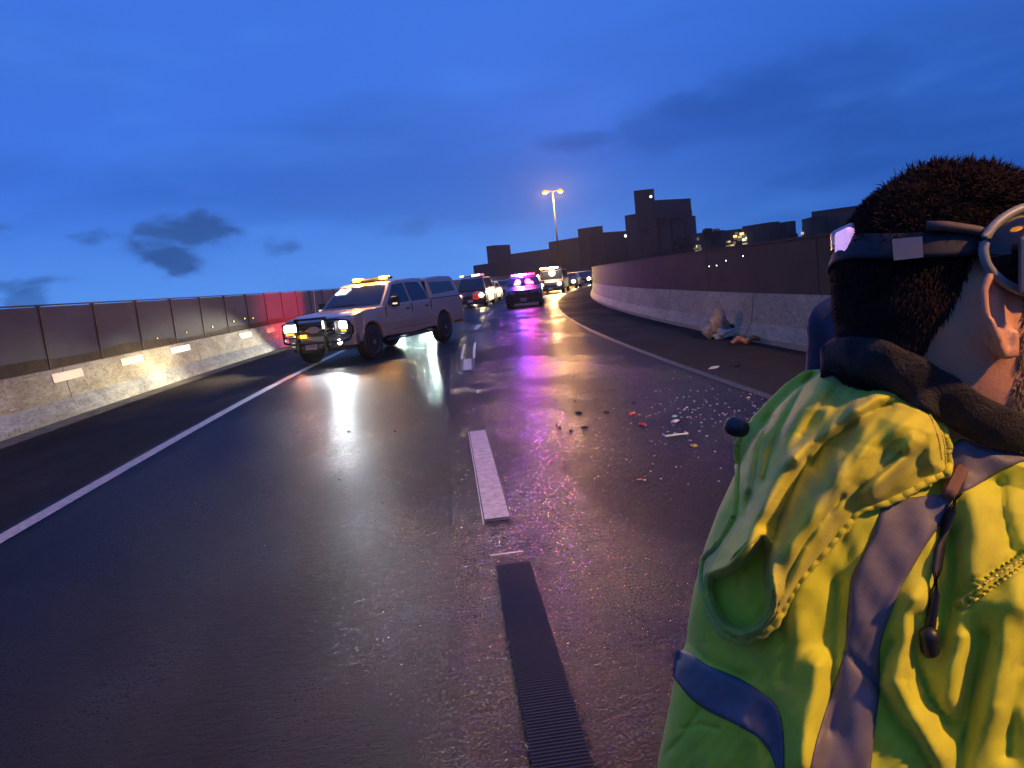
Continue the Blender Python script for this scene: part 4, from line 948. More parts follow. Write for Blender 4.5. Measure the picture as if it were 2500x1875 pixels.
def man_beard(p, rr):
    if p.x > .026 and p.z < -.035-max(0, .06-p.x)*.2 and p.z > -.108: return rr.uniform(.003, .009)
    if .022 < p.x < .040 and p.z < .03: return rr.uniform(.003, .007)
    return 0
hairdo('beard', man, MH, man_beard, 30000, BEARD, 5)

# trousers and boots
TROU = mat('navy_trousers', (.015, .018, .035), .8, var=.3, vscale=20, bump=.5, bscale=60)
bm = nbm()
for hp, kn, an, s_ in feet: capsule(bm, hp+Vector((0, 0, .02)), kn, .11, .078); capsule(bm, kn, an+Vector((0, 0, .03)), .078, .062)
capsule(bm, feet[0][0]+Vector((-.02, 0, .06)), feet[1][0]+Vector((.02, 0, .06)), .12, .12)
tr = obj('trousers', bm, TROU, man); remesh(tr, .010, 4)
for hp, kn, an, s_ in feet:
    bm = nbm(); capsule(bm, (an.x, an.y, .17), (an.x, an.y-.01, .07), .058, .05); capsule(bm, (an.x, an.y-.03, .05), (an.x+.03*s_, an.y+.17, .045), .046, .040)
    bo = obj('boot', bm, mat('black_leather', (.012, .011, .010), .5), man); remesh(bo, .008, 3)
    obj('sole', ebox((an.x+.015*s_, an.y+.07, .012), (.09, .29, .022)), M_BLK, bo, bevel=.01)

# --- jacket: a closed body of cloth with folds pressed into it
YT = np.array([880, 905, 950, 1000, 1080, 1162, 1252, 1336, 1438, 1510, 1570, 1630, 1720, 1852, 2100, 2400], float)
LT = np.array([2080, 2010, 1940, 1890, 1835, 1792, 1750, 1720, 1694, 1681, 1675, 1652, 1634, 1607, 1590, 1620], float)
RT = np.array([2560, 2640, 2760, 2860, 2940, 2980, 3010, 3030, 3040, 3040, 3040, 3040, 3030, 3000, 2950, 2900], float)
ZT = np.array([.09, .105, .122, .135, .135, .15, .16, .165, .17, .17, .17, .17, .17, .17, .17, .165])
def fx(x, y): return 1600+.6*x, 880+.6*y                    # sketch units -> picture units
STROKES = []                                                # (points, width, height): + ridge towards the viewer, - crease
def S(pts, w_, h_): STROKES.append((np.array([fx(*p) for p in pts]), w_*.6, h_))
# torso creases and ridges
S([(560, 1000), (545, 1200), (560, 1400), (600, 1659)], 60, .014); S([(740, 900), (730, 1200), (700, 1500)], 40, -.012)
S([(660, 1250), (640, 1420), (600, 1640)], 45, .018); S([(600, 900), (700, 700), (800, 620)], 60, .012)
S([(1200, 700), (1215, 850), (1190, 1000), (1160, 1160)], 42, -.020); S([(1290, 560), (1300, 700), (1290, 860)], 55, .014)
S([(1400, 500), (1420, 640), (1450, 760)], 40, -.010); S([(1340, 1120), (1300, 1300), (1260, 1480), (1240, 1660)], 46, -.026)
S([(1050, 980), (1020, 1150), (980, 1300), (1050, 1450), (1150, 1620)], 40, .016); S([(1240, 1130), (1220, 1250), (1190, 1380)], 30, .012)
S([(1060, 1040), (1050, 1200), (1120, 1380), (1200, 1480)], 34, -.018); S([(1420, 1000), (1400, 1200), (1390, 1400)], 60, .014)
S([(960, 1150), (920, 1210), (900, 1330), (960, 1450), (1060, 1560), (1120, 1659)], 26, -.014)
S([(20, 1620), (100, 1540), (180, 1420)], 14, -.006); S([(100, 1500), (180, 1480), (260, 1500)], 12, -.004)
S([(130, 1150), (220, 1225), (360, 1290)], 26, -.008); S([(480, 1020), (530, 1160), (520, 1300)], 50, -.012)
S([(780, 1190), (850, 1265), (910, 1345)], 9, -.006)
S([(1500, 780), (1380, 860), (1230, 960)], 10, -.007); S([(1500, 830), (1390, 905), (1240, 1010)], 10, -.007); S([(1500, 805), (1385, 885), (1235, 985)], 12, .007)
S([(1500, 1250), (1450, 1400), (1440, 1600)], 40, -.012); S([(1480, 900), (1500, 1000)], 50, .012)
S([(350, 1480), (420, 1560), (430, 1659)], 40, .008)
def strokes(px, py, ST):
    h = np.zeros_like(px)
    for pts, w_, a in ST:
        dm = np.full_like(px, 1e9)
        for p, q in zip(pts, pts[1:]):
            d = q-p; L2 = d@d; t = np.clip(((px-p[0])*d[0]+(py-p[1])*d[1])/L2, 0, 1)
            dm = np.minimum(dm, np.hypot(px-p[0]-t*d[0], py-p[1]-t*d[1]))
        h += 1.05*a*(np.exp(-(dm/(w_*1.3))**2) if a > 0 else np.exp(-np.maximum(dm-1, 0)/(w_*.8))*1.0)
    return h
def wrinkle(px, py, s=1.0):
    u = px+18*np.sin(py/97+1)+9*np.sin(px/41); v = py+22*np.sin(px/120+2)
    return .55*s*(.0022*np.sin(u/23+v/61)+.0016*np.sin(u/13-v/37+1)+.0012*np.sin(v/17+u/29+2)+.0007*np.sin(u/6.1+v/9.3))
def T_top(x): return np.where(x > 2090, .43*(x-2090), 0)
def torso_depth(px, py):
    "near surface depth of the jacket body along the sight line"
    s = py-T_top(px)*np.exp(-np.clip(py-905, 0, None)/420)
    L = np.interp(s, YT, LT); R_ = np.interp(s, YT, RT); Z = np.interp(s, YT, ZT)
    c = (L+R_)/2; hw = (R_-L)/2; t = np.clip(np.abs((px-c)/hw), 0, 1)
    return .86+.03*np.clip((c-px)/hw, -1, 1)-Z*(1-t**2.4)**(1/2.4)
ns, nth = 330, 460
verts = []
sv = np.linspace(882, 2400, ns)
for i, s in enumerate(sv):
    L, R_, Z = np.interp(s, YT, LT), np.interp(s, YT, RT), np.interp(s, YT, ZT)
    c, hw = (L+R_)/2, (R_-L)/2
    th = np.linspace(0, math.tau, nth, endpoint=False); e = 2/2.4
    tx = np.sign(np.cos(th))*np.abs(np.cos(th))**e; tz = np.sign(np.sin(th))*np.abs(np.sin(th))**e
    px = c+hw*tx; py = s+T_top(px)*math.exp(-max(0, s-905)/420)
    dp = .86-.03*tx-Z*tz
    h = strokes(px, py, STROKES)+wrinkle(px, py)
    dp = dp-np.where(tz > 0, h*np.clip(tz*2.2, 0, 1), wrinkle(px+300, py, 3)*-1)
    for a, b_, d_ in zip(px, py, dp): verts.append(at(float(a), float(b_), float(d_)))
faces = []
for i in range(ns-1):
    for k in range(nth): faces.append((i*nth+k, i*nth+(k+1) % nth, (i+1)*nth+(k+1) % nth, (i+1)*nth+k))
faces.append(tuple(range(nth))[::-1])
me = bpy.data.meshes.new('jacket'); me.from_pydata(verts, [], faces)
def cloth(name, base, dirt, amt=.5, bump=.7, rough=.62):
    m = bpy.data.materials.new(name); m.use_nodes = True; nt = m.node_tree; b = nt.nodes['Principled BSDF']
    t = N(nt, 'ShaderNodeTexCoord').outputs['Object']
    f = noisetex(nt, t, 11, 6, .62, .6); g = noisetex(nt, mapping(nt, t, (1, 1, 1), (0, 0, 0), (4, 2, 1)), 34, 5, .65)
    c = mix(nt, mathn(nt, 'MULTIPLY', maprange(nt, f, .46, .68), amt), base, dirt)
    c = mix(nt, mathn(nt, 'MULTIPLY', maprange(nt, g, .56, .72), amt*.6), c, tuple(x*.35 for x in dirt))
    nt.links.new(c, b.inputs['Base Color']); b.inputs['Roughness'].default_value = rough; b.inputs['Sheen Weight'].default_value = .1; b.inputs['Specular IOR Level'].default_value = .2
    wv = noisetex(nt, t, 700, 3, .6); mid = noisetex(nt, t, 60, 4, .6)
    bn = N(nt, 'ShaderNodeBump'); bn.inputs['Strength'].default_value = bump; bn.inputs['Distance'].default_value = .0025
    nt.links.new(mathn(nt, 'ADD', mathn(nt, 'MULTIPLY', wv, .55), mid), bn.inputs['Height']); nt.links.new(bn.outputs[0], b.inputs['Normal'])
    return m
HV = cloth('hi_vis_cloth', (.52, .56, .030), (.36, .33, .06), .38, .2)
HVG = cloth('hi_vis_hood_cloth', (.54, .53, .035), (.24, .26, .09), .7, .2)
jk = link('jacket', me, HV, man, True)
nj = len(me.vertices); co = np.empty(nj*3); me.vertices.foreach_get('co', co)
BV = BVHTree.FromPolygons([Vector(v) for v in verts], faces)
def on_cloth(px, py, lift, bv=None):
    d = ray(px, py); loc, nr, ix, ds = (bv or BV).ray_cast(CAM, d.normalized())
    if loc is None: return at(px, py, float(torso_depth(np.array([px], float), np.array([py], float))[0]))-d.normalized()*lift
    return loc-d.normalized()*lift
def ribbon(name, left, right, m, parent, nl=70, nw=12, lift=.0025, th=.0012, unit=True, bv=None):
    "a sewn-on band lying on the cloth between two edge lines"
    def res(pts, n):
        P = np.array([fx(*p) if unit else p for p in pts], float); s = np.r_[0, np.cumsum(np.hypot(*np.diff(P, axis=0).T))]
        # smooth the polyline a little
        u = np.linspace(0, s[-1], n); x = np.interp(u, s, P[:, 0]); y = np.interp(u, s, P[:, 1])
        for _ in range(6): x[1:-1] = (x[:-2]+2*x[1:-1]+x[2:])/4; y[1:-1] = (y[:-2]+2*y[1:-1]+y[2:])/4
        return np.c_[x, y]
    A, B = res(left, nl), res(right, nl); bm = nbm(); G = []
    for a, b_ in zip(A, B):
        row = []
        for k in range(nw):
            q = a+(b_-a)*k/(nw-1); e = lift if 0 < k < nw-1 else lift*.2
            row.append(bm.verts.new(on_cloth(float(q[0]), float(q[1]), e, bv)))
        G.append(row)
    for r0, r1 in zip(G, G[1:]):
        for k in range(nw-1): bm.faces.new((r0[k], r0[k+1], r1[k+1], r1[k]))
    o = obj(name, bm, m, parent, smooth=True); so = o.modifiers.new('solid', 'SOLIDIFY'); so.thickness = th; so.offset = 1
    return o
GREY = mat('grey_reflective_band', (.125, .115, .13), .55, metal=.0, spec=.3, var=.15, vscale=14, bump=.08, bscale=200)
ribbon('reflective_band', [(930, 570), (890, 700), (795, 890), (782, 1050), (778, 1180), (700, 1400), (650, 1560), (600, 1800)], [(1215, 540), (1190, 620), (1090, 760), (1000, 920), (940, 1060), (905, 1180), (912, 1330), (890, 1500), (860, 1800)], GREY, jk)
ribbon('reflective_band', [(80, 1180), (130, 1180), (200, 1238), (350, 1298), (440, 1355), (487, 1392), (512, 1450), (522, 1560), (520, 1800)], [(70, 1280), (92, 1310), (150, 1380), (215, 1425), (330, 1480), (420, 1530), (470, 1590), (500, 1670), (500, 1830)], GREY, jk)
ribbon('reflective_band', [(1195, 350), (1260, 315), (1330, 285), (1420, 295), (1520, 325), (1700, 400)], [(1185, 500), (1240, 540), (1290, 520), (1400, 448), (1500, 405), (1700, 480)], GREY, jk)
# seams: rows of stitched bumps
def stitches(pts, n, r, m, parent, unit=True, bv=None, name='seam_stitching', wig=0):
    P = np.array([fx(*p) if unit else p for p in pts], float); s = np.r_[0, np.cumsum(np.hypot(*np.diff(P, axis=0).T))]; bm = nbm()
    for k in range(n):
        u = s[-1]*(k+.5)/n; q = np.array([np.interp(u, s, P[:, 0]), np.interp(u, s, P[:, 1])])
        p = on_cloth(float(q[0]), float(q[1]), .0012, bv)
        q2 = np.array([np.interp(u+s[-1]/n*.4, s, P[:, 0]), np.interp(u+s[-1]/n*.4, s, P[:, 1])]); p2 = on_cloth(float(q2[0]), float(q2[1]), .0012, bv)
        capsule(bm, p, p2, r, r*.8, 6)
    return obj(name, bm, m, parent, smooth=True)
THR = mat('yellow_thread', (.58, .52, .06), .6)
stitches([(1560, 760), (1500, 800), (1385, 878), (1230, 985)], 34, .0015, THR, jk)
stitches([(1560, 800), (1500, 838), (1390, 912), (1240, 1018)], 34, .0015, THR, jk)

# --- hood: gathered cloth hanging open down the back
HO = [(600, 42), (660, 36), (800, 44), (930, 82), (1030, 120), (1130, 190), (1165, 260), (1190, 350), (1192, 455), (1100, 492), (1020, 542), (930, 582), (830, 605), (772, 680), (700, 765), (600, 880), (540, 980), (490, 1068), (430, 1118), (340, 1146), (270, 1108), (215, 1022), (185, 905), (195, 805), (255, 750), (322, 640), (332, 560), (338, 440), (330, 345), (375, 250), (440, 180), (520, 100)]
HOP = np.array([fx(*p) for p in HO])
def resample(P, step, closed=True):
    Q = np.vstack([P, P[:1]]) if closed else P
    s = np.r_[0, np.cumsum(np.hypot(*np.diff(Q, axis=0).T))]; n = int(s[-1]/step); u = np.linspace(0, s[-1], n, endpoint=not closed)
    return np.c_[np.interp(u, s, Q[:, 0]), np.interp(u, s, Q[:, 1])]
def smoothloop(P, it):
    for _ in range(it): P = (np.roll(P, 1, 0)+2*P+np.roll(P, -1, 0))/4
    return P
HOS = smoothloop(resample(HOP, 6), 6)
HST = []
def H_(pts, w_, h_): HST.append((np.array([fx(*p) for p in pts]), w_*.6, h_))
H_([(640, 50), (560, 180), (480, 330), (440, 480)], 26, -.020); H_([(700, 60), (620, 180), (540, 300), (470, 430), (420, 600), (340, 780)], 50, .016)
H_([(1020, 118), (900, 150), (800, 215), (700, 290), (620, 345), (575, 400)], 26, .018); H_([(950, 175), (850, 220), (760, 290), (680, 350), (640, 420)], 22, -.014)
H_([(760, 90), (660, 200), (590, 300)], 40, -.008); H_([(1050, 230), (900, 330), (760, 470), (640, 640), (560, 800), (520, 950)], 70, .022)
H_([(620, 400), (560, 520), (500, 650), (470, 760), (440, 830)], 22, -.016); H_([(560, 400), (500, 500), (430, 620), (370, 740), (310, 850)], 30, .014)
H_([(760, 560), (690, 640), (600, 760), (540, 880), (500, 1000)], 24, -.012); H_([(1000, 380), (900, 460), (840, 520)], 22, -.012); H_([(1060, 330), (960, 430), (870, 530)], 26, .014)
H_([(1130, 300), (1120, 420)], 26, .010); H_([(420, 300), (390, 400), (370, 520)], 26, .014); H_([(470, 230), (420, 340), (400, 480), (360, 640)], 16, -.010)
OPEN = np.array([fx(*p) for p in [(212, 870), (300, 840), (380, 760), (440, 700), (480, 760), (470, 850), (490, 960), (480, 1030), (420, 1095), (340, 1120), (275, 1085), (230, 1010), (205, 930)]])
OPS = smoothloop(resample(OPEN, 6), 5)
def inside(px, py, P):
    r = np.zeros(px.shape, bool); x0, y0 = P[:, 0], P[:, 1]; x1, y1 = np.roll(x0, -1), np.roll(y0, -1)
    for a, b_, c_, d_ in zip(x0, y0, x1, y1):
        if b_ == d_: continue
        m = ((b_ > py) != (d_ > py)) & (px < (c_-a)*(py-b_)/(d_-b_)+a); r ^= m
    return r
def edged(px, py, P):
    dm = np.full(px.shape, 1e9)
    for p, q in zip(P, np.roll(P, -1, 0)):
        d = q-p; L2 = max(d@d, 1e-9); t = np.clip(((px-p[0])*d[0]+(py-p[1])*d[1])/L2, 0, 1); dm = np.minimum(dm, np.hypot(px-p[0]-t*d[0], py-p[1]-t*d[1]))
    return dm
def hood_depth(px, py):
    base = torso_depth(px, py); base = np.minimum(base, .90)
    e = edged(px, py, HOS); lift = .012+.034*(1-np.exp(-(e/34)))
    h = strokes(px, py, HST)+wrinkle(px, py, 1.6)
    e2 = edged(px, py, OPS); ins = inside(px, py, OPS)
    hole = np.where(ins, np.clip(e2/30, 0, 1), 0)
    # the lip of the opening stands up, its floor drops back towards the body
    lip = np.exp(-(e2/16)**2)*.012
    k = np.clip(e/14, 0, 1)
    return base-lift-h*k*(1-.6*hole)-lip+hole*.062
step = 4.0; x0, x1, y0, y1 = HOS[:, 0].min(), HOS[:, 0].max(), HOS[:, 1].min(), HOS[:, 1].max()
gx_ = np.arange(x0, x1+step, step); gy_ = np.arange(y0, y1+step, step); GX, GY = np.meshgrid(gx_, gy_)
INS = inside(GX, GY, HOS)
# pull the outermost nodes onto the outline so that the edge is smooth
DEP = hood_depth(GX, GY)
bm = nbm(); vid = {}
ny, nx = GX.shape
near = np.zeros_like(INS); near[:-1] |= INS[1:]; near[1:] |= INS[:-1]; near[:, :-1] |= INS[:, 1:]; near[:, 1:] |= INS[:, :-1]
use = INS | near
for j in range(ny):
    for i in range(nx):
        if not use[j, i]: continue
        a, b_, d_ = GX[j, i], GY[j, i], DEP[j, i]
        if not INS[j, i]:
            k = np.argmin(np.hypot(HOS[:, 0]-a, HOS[:, 1]-b_)); a, b_ = HOS[k]; d_ = float(hood_depth(np.array([a]), np.array([b_]))[0])
        vid[(j, i)] = bm.verts.new(at(float(a), float(b_), float(d_)))
for j in range(ny-1):
    for i in range(nx-1):
        ks = [(j, i), (j, i+1), (j+1, i+1), (j+1, i)]
        if sum(INS[k] for k in ks) >= 1 and all(k in vid for k in ks): bm.faces.new([vid[k] for k in ks])
bmesh.ops.remove_doubles(bm, verts=bm.verts[:], dist=.0004)
BH = BVHTree.FromBMesh(bm)
hood = obj('hood', bm, HVG, jk, smooth=True); so = hood.modifiers.new('solid', 'SOLIDIFY'); so.thickness = .006; so.offset = -1
# gathered rim: a puckered roll along the free edge
def rim(idx0, idx1, r, name='gathered_rim', amp=.16, m=HVG):
    P = resample(np.array([fx(*p) for p in HO[idx0:idx1+1]]), 3.2, False); bm = nbm(); pts = []; rs = []
    for _ in range(3): P[1:-1] = (P[:-2]+2*P[1:-1]+P[2:])/4
    for k, (a, b_) in enumerate(P):
        d_ = float(hood_depth(np.array([a]), np.array([b_]))[0]); ph = k*.62+1.3*math.sin(k*.09)
        pts.append(at(float(a), float(b_), d_-.002+.0012*math.sin(ph*1.0))); rs.append(r*(1+amp*math.sin(ph)*.8+amp*.4*math.sin(ph*.43+1)))
    tube(bm, pts, rs, 12); return obj(name, bm, m, hood, smooth=True)
rim(5, 29, .0040)
stitches([(1100, 190), (1135, 260), (1155, 330), (1165, 400)], 20, .0013, THR, hood, bv=BH); stitches([(1130, 200), (1160, 270), (1178, 350), (1182, 430)], 20, .0013, THR, hood, bv=BH)

# --- drawcord with its toggle, and the small black snap at the left edge
cord = obj('drawcord', tube(nbm(), [on_cloth(*fx(*p), .007) for p in [(1240, 465), (1228, 540), (1205, 610), (1180, 680), (1160, 760), (1145, 850), (1135, 950), (1122, 1060), (1112, 1150)]], .0044, 8), mat('black_cord', (.010, .009, .012), .5), jk, smooth=True)
bm = nbm(); capsule(bm, on_cloth(*fx(1115, 1120), .012), on_cloth(*fx(1118, 1175), .012), .0085, .0080); obj('cord_toggle', bm, M_BLK, jk, smooth=True)
bm = nbm(); capsule(bm, on_cloth(*fx(1236, 455), .010), on_cloth(*fx(1196, 535), .010), .0075, .0070, 8); obj('cord_end', bm, mat('brown_leather', (.13, .065, .04), .5), jk)
bm = nbm(); capsule(bm, at(*fx(322, 268), .84), at(*fx(345, 276), .835), .011, .010); obj('snap_button', bm, M_BLK, jk, smooth=True)
# --- collar: dark band standing round the neck
UP_ = [(2012, 850), (2040, 828), (2100, 824), (2160, 834), (2225, 862), (2318, 913), (2410, 975), (2500, 1012), (2600, 1040)]
LO_ = [(2024, 905), (2050, 908), (2100, 922), (2178, 950), (2240, 990), (2294, 1024), (2396, 1080), (2500, 1104), (2600, 1130)]
bm = nbm(); G = []; n_ = 60
def rs(P, n): P = np.array(P, float); s = np.r_[0, np.cumsum(np.hypot(*np.diff(P, axis=0).T))]; u = np.linspace(0, s[-1], n); return np.c_[np.interp(u, s, P[:, 0]), np.interp(u, s, P[:, 1])]
U_, L_ = rs(UP_, n_), rs(LO_, n_); DD = np.zeros((n_, 9))
for i in range(n_):
    for k in range(9):
        q = U_[i]+(L_[i]-U_[i])*k/8; d_ = ray(float(q[0]), float(q[1])); best = .79
        for bv in (BFULL, BV, BH):
            loc, nr, ix, ds = bv.ray_cast(CAM, d_.normalized())
            if loc is not None: best = min(best, (loc-CAM).dot(FWD))
        DD[i, k] = best
for _ in range(14): DD[1:-1] = np.minimum(DD[1:-1], (DD[:-2]+2*DD[1:-1]+DD[2:])/4); DD[:, 1:-1] = np.minimum(DD[:, 1:-1], (DD[:, :-2]+2*DD[:, 1:-1]+DD[:, 2:])/4)
for i in range(n_):
    t = i/(n_-1); row = []
    for k in range(9):
        q = U_[i]+(L_[i]-U_[i])*k/8; bul = math.sin(math.pi*k/8)
        row.append(at(float(q[0]), float(q[1]), float(DD[i, k])-.004-.004*bul+.0015*math.sin(t*40+k)))
    G.append(row)
# far side of the ring, hidden behind the neck
for i in range(1, 26):
    t = i/25; a = U_[-1]*(1-t)+U_[0]*t; row = []
    for k in range(9):
        q = a+np.array([0, 70*k/8]); row.append(at(float(q[0]), float(q[1]), float(DD[-1, 0]*(1-t)+DD[0, 0]*t)+.11*math.sin(math.pi*t)))
    G.append(row)
G = [[bm.verts.new(p) for p in row] for row in G]
for r0, r1 in zip(G, G[1:]+G[:1]):
    for k in range(8): bm.faces.new((r0[k], r0[k+1], r1[k+1], r1[k]))
cl_ = obj('collar', bm, mat('black_fleece', (.012, .009, .009), .85, var=.3, vscale=40, bump=.5, bscale=300), jk, smooth=True)
so = cl_.modifiers.new('solid', 'SOLIDIFY'); so.thickness = .008; so.offset = 0

# --- headlamp and goggles worn on the head
def band(name, z0, z1, tilt, r0, m, parent, a0=0, a1=360, h=.014, extra=0.0):
    "closed strap following the head; tilt in metres of z per metre of x"
    hb_ = nbm(); loft(hb_, HEAD, 64); bv = BVHTree.FromBMesh(hb_); hb_.free(); bm = nbm(); G = []; n = 96
    for i in range(n+1):
        a = R(a0+(a1-a0)*i/n); row = []
        for k in range(6):
            zc = (z0+z1)/2-tilt*math.cos(a)*.09*-1; z = zc+h*(k/5*2-1)
            c = Vector((0, 0, z)); d = Vector((math.cos(a), math.sin(a), 0)); loc, *_ = bv.ray_cast(c+d*.4, -d)
            row.append(bm.verts.new(MH @ (loc+d*(r0+extra+.0015*math.sin(math.pi*k/5)))))
        G.append(row)
    for p0, p1 in zip(G, G[1:]):
        for k in range(5): bm.faces.new((p0[k], p0[k+1], p1[k+1], p1[k]))
    o = obj(name, bm, m, parent, smooth=True); s = o.modifiers.new('solid', 'SOLIDIFY'); s.thickness = .003; s.offset = 1; return o
hl_ = thing('headlamp', 'headlamp strap with pale lilac rear battery case round the man\'s dark hair', 'headlamp', MH @ Vector((-.11, 0, .08)))
def child_world(o, par): o.parent = par; o.matrix_parent_inverse = par.matrix_world.inverted(); return o
bpy.context.view_layer.update()
STRAP = mat('black_elastic', (.010, .010, .016), .7)
hb_ = nbm(); loft(hb_, HEAD, 64)
for v in hb_.verts: v.co = MH @ v.co
BHd = BVHTree.FromBMesh(hb_); hb_.free()
def on_head(px, py, lift):
    d = ray(px, py).normalized(); loc, nr, *_ = BHd.ray_cast(CAM, d)
    return (loc if loc is not None else at(px, py, .70))-d*lift
SP = []
for px, py in ((2108, 602), (2160, 604), (2215, 605), (2330, 600), (2430, 588), (2500, 572)):
    q = MI_ @ on_head(px, py, 0); SP.append((abs(math.atan2(q.y, q.x)), q.z))
SP.sort(); SA = [a for a, z in SP]; SZ = [z for a, z in SP]
def fitband(name, dz, h, r0, m):
    hb2 = nbm(); loft(hb2, HEAD, 64); bv = BVHTree.FromBMesh(hb2); hb2.free(); bm = nbm(); G = []; n = 110
    for i in range(n):
        a = -math.pi+math.tau*i/n; z0 = float(np.interp(abs(a), SA, SZ)); row = []
        for k in range(6):
            z = z0+dz+h*(k/5*2-1); c = Vector((0, 0, z)); d = Vector((math.cos(a), math.sin(a), 0)); loc, *_ = bv.ray_cast(c+d*.4, -d)
            row.append(MH @ (loc+d*(r0+.001*math.sin(math.pi*k/5))))
        G.append(row)
    for _ in range(3): G = [[(G[i-1][k]+G[i][k]*2+G[(i+1) % n][k])/4 for k in range(6)] for i in range(n)]
    V = [[bm.verts.new(p) for p in row] for row in G]
    for i in range(n):
        for k in range(5): bm.faces.new((V[i][k], V[i][k+1], V[(i+1) % n][k+1], V[(i+1) % n][k]))
    o = obj(name, bm, m, None, smooth=True); s = o.modifiers.new('solid', 'SOLIDIFY'); s.thickness = .002; s.offset = 1; return o
child_world(fitband('strap', 0, .0105, .0080, STRAP), hl_)
bm = nbm(); tube(bm, [on_head(x, y, .016) for x, y in ((2262, 552), (2310, 552), (2380, 562), (2450, 578), (2540, 602))], .0045, 8)
child_world(obj('thin_strap', bm, mat('brown_elastic', (.07, .045, .04), .7), None, smooth=True), hl_)
d0 = .735
cs = [at(2078, 592, .775)]
bm = nbm(); rt = Matrix((RGT, UPV, -FWD)).transposed()
box(bm, cs[0], (.026, .034, .045), rt @ Matrix.Rotation(.12, 3, 'Z'))
child_world(obj('battery_case', bm, mat('frosted_case', (.30, .26, .34), .3, var=.3, vscale=30), None, bevel=.007, seg=3), hl_)
bm = nbm(); box(bm, at(2062, 597, .758), (.010, .030, .030), rt)
child_world(obj('rear_light', bm, E_('lilac_rear_light', (.90, .50, .95), .60), None, bevel=.004), hl_)
bm = nbm(); P = [on_head(*p, .0150) for p in ((2178, 584), (2252, 577), (2254, 628), (2182, 636))]
panel(bm, P, .002, -ray(2215, 605).normalized()); child_world(obj('reflective_patch', bm, mat('grey_patch', (.11, .12, .14), .6), None), hl_)
bm = nbm(); bx = MH @ Vector((.115, 0, .085)); box(bm, bx, (.04, .055, .04), MH.to_3x3().normalized()); child_world(obj('lamp_unit', bm, M_BLK, None, bevel=.008), hl_)
gg_ = thing('safety_goggles', 'safety goggles with pale grey rim pushed up beside the man\'s ear', 'goggles', on_head(2480, 620, .02)); bpy.context.view_layer.update()
GR = [(2398, 606), (2412, 566), (2444, 534), (2492, 508), (2550, 500), (2620, 520), (2650, 580), (2650, 650), (2600, 700), (2545, 714), (2492, 712), (2448, 690), (2408, 652)]
c_ = Vector((0, 0, 0)); pts = [at(px, py, .665+.0001*(px-2400)) for px, py in smoothloop(resample(np.array(GR, float), 14), 2)]
child_world(obj('frame', tube(nbm(), pts, .0042, 8, True), mat('pale_grey_rubber', (.20, .21, .20), .45), None, smooth=True), gg_)
bm = nbm(); ctr = bm.verts.new(at(2515, 612, .668)); ring = [bm.verts.new(p+FWD*.002) for p in pts]
for i in range(len(ring)): bm.faces.new((ctr, ring[i], ring[(i+1) % len(ring)]))
o = obj('lens', bm, mat('smoked_lens', (.008, .008, .010), .08), None, smooth=True); so = o.modifiers.new('solid', 'SOLIDIFY'); so.thickness = .004; child_world(o, gg_)
bm = nbm(); box(bm, at(2530, 650, .655), (.030, .050, .006), rt); child_world(obj('side_vent', bm, mat('vent_grey', (.10, .10, .10), .5), None, bevel=.003), gg_)

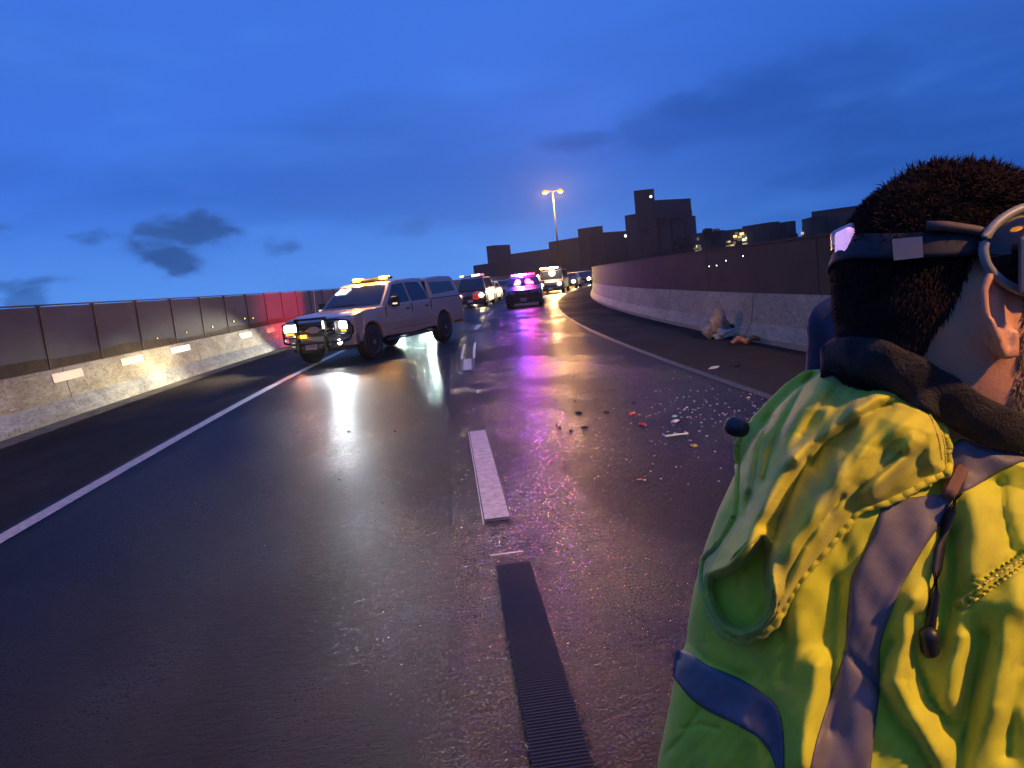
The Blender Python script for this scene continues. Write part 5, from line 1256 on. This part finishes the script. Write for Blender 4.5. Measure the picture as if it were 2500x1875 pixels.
# ---------------------------------------------------------------- the second person, mostly hidden behind the first
P2 = at(2205, 900, 2.3); p2 = thing('person', 'navy jacketed person behind the man in hi-vis, only a shoulder showing', 'person', (P2.x, P2.y, 0))
NV = mat('navy_jacket', (.022, .020, .045), .7, var=.3, vscale=15, bump=.4, bscale=60)
bm = nbm(); loft(bm, [(z+1.50, f*1.0, b_, w_) for (z, f, b_, w_) in HEAD], 28)
MI = Matrix.Translation((0, 0, 1.50)); face(bm, MI)
capsule(bm, (-.02, 0, 1.46), (-.02, 0, 1.30), .055, .06); capsule(bm, (-.02, 0, 1.22), (0, 0, .95), .13, .13)
for s in (1, -1):
    capsule(bm, (-.02, 0, 1.28), (-.02, s*.17, 1.26), .05, .05); capsule(bm, (-.02, s*.17, 1.26), (-.02, s*.21, .98), .045, .038); capsule(bm, (-.02, s*.21, .98), (.12, s*.18, .78), .037, .026)
    hand(bm, (.12, s*.18, .78), (.5, 0, -.8), (0, s, 0), (.3, 0, -.5)); capsule(bm, (0, s*.09, .92), (.01, s*.10, .50), .075, .052); capsule(bm, (.01, s*.10, .5), (-.02, s*.10, .10), .05, .036); capsule(bm, (-.02, s*.10, .07), (.13, s*.11, .04), .034, .026)
b2 = obj('body', bm, SKIN, p2); remesh(b2, .007, 4)
bm = nbm()
for (a, b_, r1, r2) in (((-.03, -.06, 1.22), (-.03, .06, 1.22), .17, .17), ((-.02, -.05, 1.1), (0, -.04, .88), .16, .15), ((-.02, .05, 1.1), (0, .04, .88), .16, .15), ((-.05, 0, 1.36), (-.05, 0, 1.25), .10, .14)): capsule(bm, a, b_, r1, r2)
for s in (1, -1): capsule(bm, (-.03, s*.08, 1.30), (-.03, s*.18, 1.26), .09, .085); capsule(bm, (-.03, s*.18, 1.26), (-.02, s*.22, .98), .080, .065); capsule(bm, (-.02, s*.22, .98), (.10, s*.185, .80), .062, .048)
j2 = obj('jacket', bm, NV, p2); remesh(j2, .012, 4)
bm = nbm()
for s in (1, -1): capsule(bm, (0, s*.09, .90), (.01, s*.10, .50), .105, .078); capsule(bm, (.01, s*.10, .5), (-.02, s*.10, .12), .075, .060)
t2 = obj('trousers', bm, TROU, p2); remesh(t2, .012, 4)
for s in (1, -1):
    bm = nbm(); capsule(bm, (-.02, s*.10, .15), (-.02, s*.10, .07), .055, .05); capsule(bm, (-.04, s*.10, .045), (.15, s*.11, .042), .045, .038); o = obj('boot', bm, MATS['black_leather'], p2); remesh(o, .010, 3)
hairdo('hair', p2, Matrix.Translation((0, 0, 1.50)), lambda p, rr: rr.uniform(.01, .02) if p.x < .06 and p.z > -.04 else 0, 6000, HAIR, 9)
p2.rotation_euler = (0, 0, R(60))
